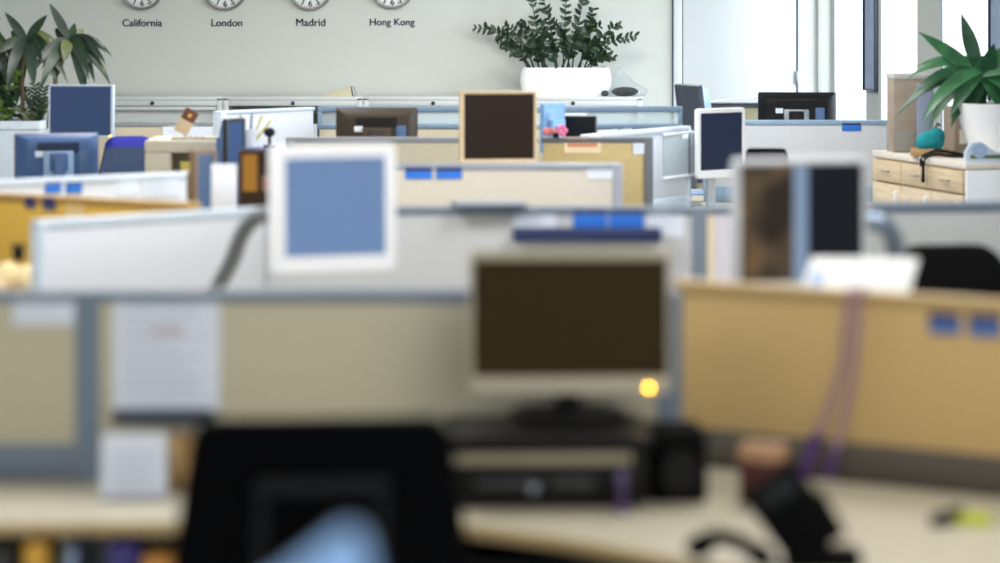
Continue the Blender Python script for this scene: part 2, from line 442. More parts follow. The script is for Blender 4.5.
# ------------------------------------------------------------------ row of storage cabinets along the back wall
CF = 21.36
CZ = EYE - 107 / 3000 * CF
cab_lock = ['behind the blue screened monitor', 'under the words California and London', 'under the words Madrid and Hong Kong', 'behind the brown screened monitor', 'under the white plant trough']
edges = [-58, 82, 222.6, 363, 503, 643]
for i in range(5):
    x0, x1 = (edges[i] - 500) / 3000 * CF, (edges[i + 1] - 500) / 3000 * CF
    w = x1 - x0 - .004
    lab = ['grey metal storage cabinet at far left end behind the leafy plants',
           'grey metal storage cabinet with closed shutter below the words California and London',
           'grey metal storage cabinet with half open shutter below the word Madrid',
           'grey metal storage cabinet below the right end of the words Hong Kong',
           'grey metal storage cabinet carrying the white trough of green plants'][i]
    t = thing('storage_cabinet', lab, 'cabinet', ((x0 + x1) / 2, CF, 0), 0, 'storage cabinets along the back wall')
    dp = WY - CF - .03
    b = MB(); b.box((0, dp / 2, CZ - .0125), (w + .002, dp, .025), .003)
    b.box((-w / 2 + .02, dp / 2, CZ / 2), (.04, dp, CZ - .02), .003); b.box((w / 2 - .02, dp / 2, CZ / 2), (.04, dp, CZ - .02), .003)
    b.box((0, dp - .01, CZ / 2), (w - .04, .02, CZ - .05)); b.box((0, dp / 2, .05), (w - .06, dp - .04, .1))
    b.build('carcass', CABMETAL, t)
    MB().box((0, .012, CZ - .0445), (w - .082, .024, .037), .002).build('fascia', CABMETAL, t)
    MB().box((0, .014, CZ - .0815), (w - .084, .02, .026), .002).build('lower_rail', CABMETAL, t) if i != 2 else None
    k = MB().cyl((0, -.006, CZ - .044), (0, .01, CZ - .044), .014, n=18); k.box((0, -.007, CZ - .044), (.003, .002, .012)); k.build('lock', mat('lock_metal', (70, 72, 74), .35, .6), t)
    if i == 2:
        MB().box((0, .25, CZ / 2 - .03), (w - .09, .02, CZ - .2)).build('shelf_back', CABDARK, t)
        MB().box((0, .035, .36), (w - .085, .02, .6), .002).build('shutter', CABMETAL, t)
    else:
        s_ = MB()
        s_.box((0, .042, (CZ - .06) / 2 + .05), (w - .085, .016, CZ - .16))
        s_.build('shutter', CABMETAL, t)
        pass

# leaning folded card on the cabinet top
p = at(341, 96, CF + .15)
cd = thing('folded_card', 'small grey and beige folded card lying on the cabinet below Madrid', 'card', (p.x, CF + .2, CZ), 0)
m_ = MB(); m_.loft([[(-.14, -.06, 0), (.08, -.06, 0), (.07, -.05, .07)], [(-.14, .1, 0), (.08, .1, 0), (.07, .09, .07)]]); m_.build('card_body', mat('beige_card', (196, 188, 160), .8), cd)
MB().box((.095, .02, .036), (.004, .15, .072), 0, rot(0, -18, 0)).build('cover', mat('grey_blue_card', (150, 165, 176), .8), cd)

# ------------------------------------------------------------------ white trough with zz plant, on the cabinets
ty = CF + .27
tx0, tx1 = (520 - 500) / 3000 * ty, (611 - 500) / 3000 * ty
tp = thing('potted_plant', 'white trough of dark green glossy plants standing on the back cabinets', 'plant', ((tx0 + tx1) / 2, ty, CZ), 0)
tw = tx1 - tx0
loops = []
for z, g in ((0, .93), (.02, .955), (.06, .985), (.10, 1.0), (.14, .995), (.185, .965), (.205, .94), (.205, .90), (.17, .90)):
    L = []
    for (x, y, z_) in rrect(tw * g, .30 * g, .06, 0): L.append((x, z_, z))
    loops.append(L)
MB().loft(loops).build('trough', mat('white_ceramic', (240, 242, 244), .3, var=.01), tp)
so = MB(); so.loft([[(x, z_, .168) for (x, y, z_) in rrect(tw * .89, .26, .05, 0)], [(x, z_, .185) for (x, y, z_) in rrect(tw * .86, .24, .05, 0)]]); so.build('soil', SOIL, tp)
def px_local(px, py, Y, o): return at(px, py, Y) - o.location
fr = [(530, 476, 28, .05), (532, 499, 44, -.03), (535, 506, 26, .02), (540, 520, 22, .05), (545, 541, 24, -.04), (543, 527, -14, .0), (558, 541, -8, .03),
      (563, 567, -16, -.03), (572, 586, -8, .02), (580, 594, 10, .05), (583, 618, 25, -.02), (588, 635, 36, .0), (584, 613, 57, -.05), (560, 598, 26, -.06), (550, 512, 52, -.06), (570, 556, 22, -.07), (566, 580, 30, -.08), (545, 530, 34, -.09), (576, 606, 40, -.06), (556, 548, 40, -.1)]
for j, (bx, tx, tyy, dy) in enumerate(fr):
    b0 = px_local(bx, 66, ty, tp); b0.z = .17; b0.y = dy * 1.2
    e = px_local(tx, tyy, ty, tp); e.y = dy * 3.2
    mid = b0.lerp(e, .5); mid.z += .04 + abs(e.x - b0.x) * .28; mid.x = b0.x + (e.x - b0.x) * .36
    pts = [b0 * (1 - u) ** 2 + mid * 2 * u * (1 - u) + e * u * u for u in [i / 12 for i in range(13)]]
    mb = MB(); mb.tube(pts, [.0075, .0025], 6, 1)
    nl = random.randint(9, 12)
    for i in range(nl):
        u = .26 + .74 * i / (nl - 1); ip = min(int(u * 12), 11); pp = pts[ip].lerp(pts[ip + 1], u * 12 - ip)
        tg = (pts[ip + 1] - pts[ip]).normalized()
        sd = tg.cross(Vector((0, 1, 0))).normalized() if j % 3 else tg.cross(Vector((.5, .8, 0))).normalized()
        for sg in (-1, 1):
            if random.random() < .1: continue
            dd = tg * random.uniform(.45, .95) + sd * sg * .8 + Vector((random.uniform(-.3, .3), random.uniform(-.5, .3), random.uniform(-.25, .3)))
            L = random.uniform(.05, .078) * (1 - .35 * max(0, u - .6) / .4)
            mb.leaf(pp, dd, L, L * random.uniform(.42, .52), random.uniform(0, .5), up=Vector((random.uniform(-.4, .4), -1, random.uniform(.1, .7))), n=5, fold=.2, tip=.65)
    mb.build('frond', LEAF, tp)
# clear bag with dark contents
bp_ = at(618, 94, CF + .15)
bag = thing('plastic_bag', 'clear plastic bag with a black item inside lying right of the plant trough', 'bag', (bp_.x, CF + .15, CZ), 0)
it = MB(); it.ball((.05, 0, .034), .1, (.98, .8, .34)); it.ball((-.095, -.02, .022), .035, (.8, .9, .62)); it.build('black_item', mat('black_leatherette', (20, 20, 26), .5), bag)
b = MB(); rings = []
for k, (z, rr) in enumerate(((0, 1.0), (.03, 1.04), (.07, .8), (.11, .5), (.15, .24), (.19, .13), (.20, .03))):
    rings.append([((.19 * rr) * math.cos(a) * (1 + random.uniform(-.09, .09)) + .01 - .0 * z, (.11 * rr) * math.sin(a) * (1 + random.uniform(-.12, .12)), z + random.uniform(0, .012)) for a in [2 * math.pi * q / 18 for q in range(18)]])
b.loft(rings); b.build('clear_film', clear_mat('clear_film', (.95, .97, .99), .10, .02, .08), bag, sharp=12)

# ------------------------------------------------------------------ partitions
class Panel: pass
def partition(p1, p2, fabric, label, h=1.2, posts=(), rail=RAIL, th=.05, base=True, rail_h=.03, end_posts=(True, True), screen=None, sub=0.09, post_w=.045, group='office partitions', cable_m=None):
    a, b = Vector((*p1, 0)), Vector((*p2, 0)); d = b - a; L = d.length
    t = thing('partition', label, 'partition', (a.x, a.y, 0), math.degrees(math.atan2(d.y, d.x)), group)
    if screen:
        g = MB(); g.box((L / 2, 0, (h + screen - .02) / 2), (L - .04, .012, screen - h - .01), .002); g.build('glass_screen', clear_mat('frosted_screen', (.80, .88, .90), .2, .30, .3), t)
        MB().box((L / 2, 0, screen - .016), (L, .035, .032), .004).build('screen_rail', rail, t)
        for k, xx in enumerate((.012, L - .012)): MB().box((xx, 0, (h + screen) / 2 - .02), (.024, .03, screen - h + .03), .003).build('screen_post', rail, t)
    MB().box((L / 2, 0, (h + .82) / 2 - .01), (L - .02, th, h - .82), .006).build('fabric_panel', fabric, t)
    MB().box((L / 2, 0, .42), (L - .02, th * .9, .64), .006).build('lower_panel', fabric, t)
    MB().box((L / 2, 0, h - rail_h / 2), (L, th + .012, rail_h), .006).build('top_rail', rail, t)
    MB().box((L / 2, 0, .775), (L - .01, th + .006, sub), .004).build('cable_rail', cable_m or rail, t)
    MB().box((L / 2, 0, .05), (L - .01, th + .006, .1), .004).build('plinth', rail, t)
    xs = ([post_w / 2] if end_posts[0] else []) + [L * q for q in posts] + ([L - post_w / 2] if end_posts[1] else [])
    for x in xs: MB().box((x, 0, h / 2 - .004), (post_w, th + .016, h - .008), .006).build('post', rail, t)
    P = Panel(); P.a, P.d, P.L, P.rz, P.th, P.obj = a, d.normalized(), L, math.degrees(math.atan2(d.y, d.x)), th, t
    P.n = Vector((P.d.y, -P.d.x, 0))                     # towards the camera
    return P
def on(P, px, py, off=0.004):
    """the point on P's near face that the photo shows at (px, py)"""
    k = (px - 500) / 3000; a = P.a + P.n * (P.th / 2 + off)
    t = (k * a.y - a.x) / (P.d.x - k * P.d.y)
    q = a + P.d * t
    q.z = EYE - (py + 10) * q.y / 3000
    return q
def rect(P, x0, x1, y0, y1, off=0.004):
    a, b = on(P, x0, (y0 + y1) / 2, off), on(P, x1, (y0 + y1) / 2, off)
    m, lo, hi = on(P, (x0 + x1) / 2, y0, off), on(P, (x0 + x1) / 2, y1, off), 0
    return Vector((m.x, m.y, lo.z)), (b - a).xy.length, m.z - lo.z

def paper(P, x0, x1, y0, y1, label, m=PAPER, lines=5, ink=INK, name='pinned_paper', cat='paper', curl=.006, group=None, off=.004, tilt=0, header=None):
    loc, w, h = rect(P, x0, x1, y0, y1, off)
    t = thing(name, label, cat, loc, P.rz, group)
    MB().sheet(w, h, .001, curl).build('sheet', m, t)
    if lines:
        q = MB(); rnd = random.Random(label)
        for k in range(lines):
            lw = w * rnd.uniform(.45, .78)
            q.box((-w * .40 + lw / 2, -.0018 - curl * .3 * (1 - (1 - k / lines)), h * (.88 - .78 * k / lines)), (lw, .0008, h * .035))
        q.build('print', ink, t)
    if header: MB().box((header[0] * w, -.003, header[1] * h), (header[2] * w, .001, header[3] * h)).build('heading', header[4], t)
    return t
def name_card(P, x0, x1, y0, y1, label, group, top=CARDNAVY, low=CARDBLUE, split=.45):
    loc, w, h = rect(P, x0, x1, y0, y1, .003)
    t = thing('name_card', label, 'name card', loc, P.rz, group)
    b = MB().box((0, 0, h / 2), (w, .004, h), .001); b.build('holder', low, t)
    MB().box((0, -.003, h * (1 - split / 2)), (w * .97, .002, h * split * .95), .0005).build('top_band', top, t)
    return t

PA = partition((-2.0, 7.5), (.455, 7.5), FAB_BEIGE, 'long low beige fabric partition with blue grey post behind the front desk', posts=(.396,), post_w=.062)
PO = partition((.462, 7.78), (1.62, 6.99), FAB_OCHRE, 'angled ochre fabric partition at right of the front desk', rail=mat('tan_rail', (178, 150, 98), .5), sub=.10, end_posts=(False, False), cable_m=mat('umber_grey_rail', (84, 78, 70), .6))
PBL = partition((-1.515, 9.78), (-.82, 10.37), FAB_WHITE, 'angled white partition wing in front of the yellow partition', rail=mat('white_rail', (196, 208, 222), .4), post_w=.02, end_posts=(True, False))
PB = partition((-.83, 10.4), (.81, 10.4), FAB_LIGHT, 'light grey partition behind the white framed square monitor', posts=(.927,), end_posts=(False, False), post_w=.055)
PG = partition((.84, 10.52), (2.3, 10.72), mat('cool_grey_fabric', (196, 200, 200), .9, weave=True), 'plain grey partition with slate rail below the maple cabinet', end_posts=(True, True), rail_h=.036)
PY = partition((-2.3, 11.37), (-1.07, 10.575), FAB_YELLOW, 'angled yellow fabric partition at far left edge', rail=mat('amber_rail', (176, 136, 70), .5), end_posts=(False, True))
PL = partition((-2.35, 11.57), (-1.21, 12.44), FAB_WHITE, 'angled white partition with two blue cards behind the yellow one', rail=mat('white_rail', (196, 208, 222), .4), end_posts=(False, False))
PC = partition((-.95, 13.0), (.53, 13.0), FAB_SAND, 'sand coloured partition with grey frame in front of the brown screened monitor', rail=mat('mid_grey_rail', (150, 156, 168), .4, .2), end_posts=(False, True))
PD1 = partition((-1.09, 15.3), (.2, 15.3), FAB_TAN, 'tan partition seen left of the brown screened monitor', rail=mat('grey_rail', (138, 142, 148), .45, .2), end_posts=(True, False))
PD2 = partition((.21, 15.3), (.78, 15.3), mat('khaki_fabric', (200, 178, 128), .9, weave=True), 'khaki pin board partition right of the brown screened monitor', rail=mat('dark_grey_rail', (104, 106, 112), .45, .2), end_posts=(False, True))
PE1 = partition((-2.57, 17.12), (-1.1, 17.12), FAB_TAN, 'beige partition behind the blue topped chair and the printer', rail=mat('pale_grey_rail', (140, 146, 150), .5), h=1.2, end_posts=(True, False))
PE2 = partition((-1.04, 17.12), (1.04, 17.12), FAB_TAN, 'long beige partition with glass upper strip in front of the cabinets', screen=1.287, h=1.187, rail=mat('steel_blue_rail', (126, 148, 172), .4, .25), end_posts=(False, True))
PF = partition((1.17, 17.3), (2.27, 17.3), FAB_WHITE, 'white partition below the bright windows with one blue card', end_posts=(False, True), rail=mat('sky_grey_rail', (150, 178, 204), .4, .2))
PW = partition((.44, 15.55), (1.03, 16.595), FAB_WHITE, 'angled white partition wing left of the small white monitor', end_posts=(False, True), rail=mat('white_rail', (206, 218, 230), .4))
PV = partition((-1.55, 16.42), (-1.07, 17.03), FAB_WHITE, 'bright white angled panel standing below the words London and Madrid', h=1.287, rail=mat('white_rail', (206, 218, 230), .4), end_posts=(True, False), rail_h=.02)
PH = partition((1.2, 19.0), (1.85, 19.0), mat('olive_fabric', (176, 170, 140), .9, weave=True), 'short olive partition in front of the white door', h=1.232, rail=mat('dark_grey_rail', (104, 106, 112), .45, .2))

# papers and cards on the partitions
G1 = 'name cards on the partitions'
paper(PA, 13, 75, 293, 325, 'small white sheet at the top of the beige partition, left of the post', lines=3)
big = paper(PA, 113, 220, 291, 410, 'large white calendar sheet hanging on the beige partition right of the post', lines=9, curl=.004, name='wall_calendar', cat='calendar', header=(0, .66, .3, .05, mat('faint_red_ink', (206, 190, 200), .8)))
loc, w, h = rect(PA, 115, 214, 409, 420)
tr = MB(); tr.box((0, -.03, h / 2), (w, .07, h), .006); MBL = mat('dark_navy_plastic', (30, 42, 66), .5)
o = place(tr.build('pencil_ledge', MBL), loc + PA.n * .002, PA.rz); tag(o, 'dark blue ledge fixed to the beige partition under the hanging calendar', 'ledge')
name_card(PO, 929, 960, 313, 334, 'left of two blue cards on the ochre partition', G1, low=mat('dim_blue_card', (84, 116, 176), .6), split=.4)
name_card(PO, 969, 1001, 315, 337, 'right of two blue cards on the ochre partition', G1, low=mat('dim_blue_card', (84, 116, 176), .6), split=.4)
name_card(PC, 405, 432, 167, 179, 'left of two bright blue cards on the sand coloured partition', G1, split=.35)
name_card(PC, 436, 462, 167, 179, 'right of two bright blue cards on the sand coloured partition', G1, split=.35)
paper(PC, 587, 617, 165, 179, 'white label at the right end of the sand coloured partition', lines=2, curl=0, name='paper_label', cat='label')
name_card(PF, 842, 861, 123, 131, 'single blue card on the white partition below the windows', G1, split=.25)
name_card(PL, 45, 61, 182, 193, 'left of two bright blue cards on the angled white partition', G1, split=.2)
name_card(PL, 66, 82, 182, 193, 'right of two bright blue cards on the angled white partition', G1, split=.2)
paper(PL, 117, 137, 177, 195, 'narrow white paper on the angled white partition beside the blue cards', lines=3, curl=0)
paper(PL, 143, 178, 174, 196, 'wide white paper on the angled white partition below the printer', lines=4, curl=0)
name_card(PY, 25, 36, 197, 209, 'left of two dark cards on the yellow partition', G1, low=mat('dusk_card', (120, 112, 130), .6), split=.7)
name_card(PY, 43, 56, 197, 211, 'right of two dark cards on the yellow partition', G1, low=mat('dusk_card', (120, 112, 130), .6), split=.7)
paper(PY, 66, 84, 197, 218, 'pale peach note on the yellow partition beside the dark cards', mat('peach_paper', (246, 214, 150), .8), 3, mat('peach_ink', (226, 190, 120), .8), name='sticky_note', cat='note')
paper(PB, 513, 556, 208, 229, 'white label left of the wide blue card on the light grey partition', lines=3, curl=0, name='paper_label', cat='label')
name_card(PB, 573, 607, 209, 231, 'left half of the wide blue pair on the light grey partition', G1, split=.2)
name_card(PB, 609, 644, 209, 231, 'right half of the wide blue pair on the light grey partition', G1, split=.2)
paper(PB, 647, 684, 208, 237, 'white label between the blue cards and the grey post', lines=4, curl=0, name='paper_label', cat='label')
paper(PB, 703, 714, 210, 282, 'narrow cream sheet hanging just right of the grey post', mat('cream_paper', (240, 226, 196), .8), 0, curl=0)
paper(PB, 715, 731, 208, 284, 'narrow lilac white sheet hanging beside the large right monitor', mat('lilac_paper', (222, 216, 230), .8), 0, curl=0)
paper(PD2, 564, 601, 137, 153, 'cream sign with orange lettering on the khaki pin board', mat('cream_sign', (240, 218, 180), .8), 2, INKRED, curl=0, name='paper_sign', cat='sign', header=(0, .5, .8, .22, INKRED))
paper(PD2, 633, 648, 143, 154, 'small white label at the right corner of the khaki pin board', lines=1, curl=0, name='paper_label', cat='label')
paper(PE1, 163, 215, 124, 138, 'white sheet with blue edge on the beige partition behind the printer', lines=2, curl=0)
paper(PE1, 219, 270, 124, 139, 'white sheet on the beige partition behind the pen cup', lines=2, curl=0)
paper(PE2, 279, 317, 124, 140, 'white printed sheet at the left end of the glass topped partition', lines=1, curl=0, ink=mat('violet_ink', (150, 150, 205), .8))
paper(PE2, 564, 587, 113, 120, 'white strip taped on the glass upper strip above the black screen', lines=0, curl=0)
paper(PW, 598, 618, 130, 138, 'left of two white notes along the top of the angled wing', lines=1, curl=0)
paper(PW, 620, 632, 129, 138, 'right of two white notes along the top of the angled wing', lines=1, curl=0)
# whiteboard panel on the wing
loc, w, h = rect(PW, 664, 693, 132, 178)
wb = thing('whiteboard', 'glossy pale whiteboard on the angled wing left of small white monitor', 'whiteboard', loc, PW.rz)
MB().box((0, 0, h / 2), (w, .008, h), .003).build('board', mat('pale_gloss', (186, 200, 208), .2), wb)
for zz in (.008, h - .008): MB().box((0, -.002, zz), (w + .02, .014, .016), .003).build('edge_strip', WHITEP, wb)
# notebook resting across rail of PB
nbk = thing('notebook', 'slim dark notebook lying across the top of the light grey partition', 'notebook', (-.04, 10.38, 1.2005), 6)
MB().box((0, 0, .006), (.25, .17, .012), .003).build('cover', mat('slate_cover', (84, 94, 110), .5), nbk)
MB().box((.004, -.002, .0145), (.24, .16, .005), .001).build('pages', mat('grey_pages', (150, 156, 168), .7), nbk)
# hanging tray on PB under the labels
loc, w, h = rect(PB, 513, 660, 231, 239, 0)
ht = thing('hanging_tray', 'dark blue hanging tray under the blue cards on light grey partition', 'tray', loc + PB.n * .004, 0)
q = MB(); q.box((0, -.05, .006), (w, .1, .012), .003); q.box((0, -.1, .02), (w, .008, .04), .003); q.box((0, -.002, .02), (w, .006, .04), .002)
q.box((-w / 2 + .004, -.05, .02), (.008, .1, .04), .002); q.box((w / 2 - .004, -.05, .02), (.008, .1, .04), .002)
q.build('tray_body', mat('deep_blue_plastic', (22, 40, 88), .45), ht)
# sheet behind the ochre partition, tilted to catch light, on an added tray
sl = on(PO, 833, 300, 0) - PO.n * (PO.th / 2 + .02)
sh = thing('tilted_sheet', 'large white paper sheet tilted on an added tray behind the top of the ochre partition', 'tray', (sl.x, sl.y, 1.085), PO.rz)
q = MB(); q.box((0, .07, .095), (.30, .006, .22), .002, rot(-38, 0, 0) @ rot(0, -3, 0)); q.build('sheet', mat('bright_paper', (246, 249, 253), .6), sh)
q = MB(); q.box((-.115, .065, .095), (.035, .008, .13), .001, rot(-38, 0, 0) @ rot(0, -3, 0)); q.build('blue_patch', mat('pale_blue_print', (180, 202, 238), .8), sh)
q = MB(); q.box((0, .10, .03), (.33, .2, .012), .004); q.build('added_tray_floor', WHITEP, sh)
q = MB(); q.box((0, .16, -.164), (.2, .06, .379), .006); q.build('added_tray_pedestal', WHITEP, sh)

# ------------------------------------------------------------------ desks
def desk(pts, label, z=.73, legs=None, name='desk', edge=None, group=None):
    cx = sum(p[0] for p in pts) / len(pts); cy = sum(p[1] for p in pts) / len(pts)
    t = thing(name, label, 'desk', (cx, cy, 0), 0, group)
    L = [(x - cx, y - cy) for x, y in pts]
    MB().prism(L, z - .028, z, .004).build('worktop', DESKTOP, t)
    for (x, y) in (legs or L):
        if not legs: x, y = x * .9, y * .9
        else: x, y = x - cx, y - cy
        q = MB(); q.box((x, y, (z - .028) / 2 + .01), (.05, .05, z - .05), .005); q.box((x, y, .01), (.07, .07, .02), .004); q.build('leg', STEEL, t)
    if edge:
        q = MB()
        for (a, b) in zip(edge, edge[1:]):
            A, B = Vector((*a, 0)), Vector((*b, 0)); d = B - A; m = (A + B) / 2
            q.box((m.x - cx, m.y - cy, z - .014), (d.length, .008, .029), .002, rot(0, 0, math.degrees(math.atan2(d.y, d.x))))
        q.build('edge_band', DESKEDGE, t)
    return t
front = [(-2.0, 7.46), (.46, 7.46), (.5, 7.68), (1.58, 6.96), (1.35, 5.75), (.95, 5.92), (.47, 6.36), (.12, 6.7), (-.12, 6.88), (-.30, 6.88), (-2.0, 6.86)]
desk(front, 'pale angled corner desk in the foreground under the silver monitor', legs=[(-1.9, 7.38), (-1.9, 6.93), (.35, 7.36), (1.3, 6.0), (1.45, 6.9)],
     edge=[(1.35, 5.747), (.95, 5.917), (.47, 6.357), (.12, 6.697), (-.12, 6.877), (-.30, 6.877), (-2.0, 6.857)])
desk([(-1.12, 9.45), (.78, 9.45), (.78, 10.36), (-.78, 10.36), (-.84, 10.26), (-1.12, 10.04)], 'desk hidden behind front partition carrying the white framed square monitor')
# desk behind ochre wing
u = PO.d; n = -PO.n
q0 = PO.a + n * .04 + u * .15
desk([tuple((q0).xy), tuple((q0 + u * 1.1).xy), tuple((q0 + u * 1.1 + n * 1.1).xy), tuple((q0 + n * 1.1).xy)], 'desk behind the ochre partition carrying the large right monitor')
desk([(-1.30, 11.66), (.5, 11.66), (.5, 12.96), (-1.13, 12.96), (-1.13, 12.42), (-1.30, 12.29)], 'desk in front of the sand coloured partition')
desk([(-2.6, 14.4), (-1.14, 14.4), (-1.14, 15.6), (-2.6, 15.6)], 'desk carrying the beige printer')
desk([(-1.06, 14.4), (.76, 14.4), (.76, 15.26), (-1.06, 15.26)], 'desk carrying the brown screened monitor')
desk([(-1.06, 15.34), (.38, 15.34), (.38, 16.15), (-1.06, 16.15)], 'desk behind the tan partition carrying monitors that face away')
desk([(-2.5, 16.25), (-1.62, 16.25), (-1.62, 17.08), (-2.5, 17.08)], 'desk carrying the blue screened monitor near the leafy plants')
desk([(1.15, 16.3), (2.0, 16.3), (2.0, 17.25), (1.15, 17.25)], 'desk carrying the small white monitor')
desk([(.8, 17.36), (2.25, 17.36), (2.25, 18.4), (.8, 18.4)], 'desk behind the white partition carrying the black monitor')

# ------------------------------------------------------------------ monitors
def monitor(label, loc, yaw, w, h, zc, frame, scr, desk_z=.73, bez=(.02, .02, .02, .025), base=(0, .16), tilt=0, mode='stand', back=False, led=None, led_glow=42, screen_parts=None, r=.012, shell=None, depth=.05, logo=None, base_size=.2, stand_m=None, cover=True, arm_pts=None, arm_m=None, arm_world=None):
    t = thing('computer_monitor', label, 'monitor', (loc[0], loc[1], desk_z), yaw, 'computer monitors')
    z0 = zc - desk_z
    TM = Matrix.Translation((0, 0, z0)) @ Matrix.Rotation(R(tilt), 4, 'X')
    def fin(mb, nm, m, par=t):
        bmesh.ops.transform(mb.bm, matrix=TM, verts=mb.bm.verts); return mb.build(nm, m, par)
    iw, ih = w - bez[0] - bez[1], h - bez[2] - bez[3]; cx = (bez[0] - bez[1]) / 2; cz = (bez[3] - bez[2]) / 2
    b = MB(); b.loft([rrect(iw, ih, .003, .006, cx=cx, cz=cz), rrect(iw, ih, .003, 0, cx=cx, cz=cz), rrect(w - .006, h - .006, r, -.002), rrect(w, h, r, .003), rrect(w, h, r, .022)], cap=False)
    fin(b, 'bezel', frame)
    s_ = MB(); s_.box((cx, .005, cz), (iw + .002, .004, ih + .002)); scn = fin(s_, 'screen', scr)
    if screen_parts:
        for nm, (u0, u1, v0, v1), m in screen_parts:
            q = MB(); q.box((cx + (u0 + u1 - 1) / 2 * iw, .002, cz + (v0 + v1 - 1) / 2 * ih), ((u1 - u0) * iw, .002, (v1 - v0) * ih)); fin(q, nm, m, scn)
    k = MB(); k.loft([rrect(w, h, r, .0205), rrect(w - .01, h - .01, r, .03), rrect(w * .8, h * .78, .03, depth), rrect(w * .74, h * .7, .03, depth + .006)]); fin(k, 'back_shell', shell or frame)
    if back:
        v = MB()
        for q in range(9): v.box((0, depth + .004, h * .33 - q * .006), (w * .5, .008, .0035))
        fin(v, 'vents', BLACK)
        q = MB(); q.box((0, depth + .012, -h * .06), (.15, .02, .14), .004); fin(q, 'mount_plate', back if not isinstance(back, bool) else STEEL)
        q = MB(); q.box((w * .22, depth + .003, h * .14), (.045, .012, .03), .002); fin(q, 'sticker', PAPER)
        q = MB(); q.box((-w * .3, depth * .9, -h * .05), (w * .12, .03, h * .5), .004); fin(q, 'side_grip', mat('blue_grey_grip', (70, 100, 140), .4))
    if led:
        q = MB(); q.cyl((led[0], -.006, led[1]), (led[0], .002, led[1]), .0032, n=14); o_ = fin(q, 'power_light', mat('amber_led_%d' % led_glow, (255, 190, 0), .4, emit=((255, 186, 0), led_glow)))
        o_['label'] = 'glowing amber power light'
    if logo:
        q = MB(); q.box((logo, -.0025, -h / 2 + bez[3] * .5), (.03, .002, .006)); fin(q, 'badge', STEEL)
    sm = stand_m or shell or frame
    bx, by = base
    if mode == 'stand':
        n_ = MB(); n_.box((0, depth + .035, (z0 + .02) / 2), (.06, .03, z0 + .02), .01); n_.box((0, depth + .02, z0), (.09, .04, .09), .008); n_.build('stand_neck', sm, t)
        bs = MB(); bs.loft([[(x * 1, y_ + depth + .01, 0) for x, _, y_ in rrect(base_size * 1.2, base_size, base_size * .35, 0)], [(x, y_ + depth + .01, .01) for x, _, y_ in rrect(base_size * 1.2, base_size, base_size * .35, 0)], [(x * .92, y_ * .92 + depth + .01, .018) for x, _, y_ in rrect(base_size * 1.2, base_size, base_size * .35, 0)]]); bs.build('stand_base', sm, t)
    elif mode == 'arm':
        am = arm_m or STEEL
        if arm_world:
            inv = (Matrix.Translation((loc[0], loc[1], desk_z)) @ Matrix.Rotation(R(yaw), 4, 'Z')).inverted()
            arm_pts = [inv @ Vector(p) for p in arm_world]; bx, by = arm_pts[0].x, arm_pts[0].y
        p = MB(); p.cyl((bx, by, 0), (bx, by, arm_pts[0][2] if arm_pts else .3), .02); p.box((bx, by, .01), (.1, .1, .02), .004); p.build('arm_post', am, t)
        pts = arm_pts or [(bx, by, .28), (bx * .6, by * .75, z0 - .06), (0, depth + .06, z0)]
        q = MB()
        q.tube(pts, .027, 12, 4)
        for A in (pts[0], pts[-1]): q.ball(A, .032)
        q.build('arm_link', am, t)
        q = MB(); q.box((0, depth + .02, z0), (.12, .02, .12), .004); q.cyl((0, depth + .02, z0), (0, depth + .07, z0), .022); q.build('mount_plate', am, t)
    return t

SCR_BROWN = mat('dim_brown_screen', (5, 4, 3), .5, emit=((58, 46, 24), .62), var=.02, spec=.06)
SCR_NAVY = screen_mat('dim_navy_screen', (48, 64, 94), .5, .25)
SCR_BLUE = screen_mat('even_blue_screen', (120, 150, 194), .82, .3)  # one even blue over the whole screen
SCR_BLACK = screen_mat('blue_black_screen', (26, 34, 44), .5, .3)
SCR_UMBER = screen_mat('umber_screen', (58, 42, 30), .6, .3)

# near silver monitor on the desktop case
PCY = 7.30; PS = 3000 / PCY
c = at(570, 320, PCY)
monitor('wide silver monitor with dark screen and amber light on front desk', (c.x, PCY - .03), 2, 200 / PS, 143 / PS, EYE - 331 / PS, SILVER, SCR_BROWN, desk_z=.905, bez=(.008, .008, .022, .044), tilt=-3, led=((649 - 571) / PS, -142 / PS / 2 + .015), logo=0, mode='stand', base_size=.24, stand_m=BLACK, shell=mat('blue_grey_shell', (90, 110, 140), .5), r=.01)
# white square monitor on an arm
c = at(334, 209, 9.23)
monitor('square white framed monitor with blue screen at centre left', (c.x, 9.23), 20, .402, .392, c.z, WHITEP, SCR_BLUE, bez=(.046, .034, .038, .052), mode='arm', tilt=-1, r=.02, arm_world=[(-.935, 9.80, .955), (-.87, 9.72, 1.07), (-.83, 9.66, 1.165), (-.775, 9.58, 1.225), (-.69, 9.50, 1.245), (-.545, 9.335, c.z)], arm_m=mat('arm_grey', (120, 124, 128), .4, .3))
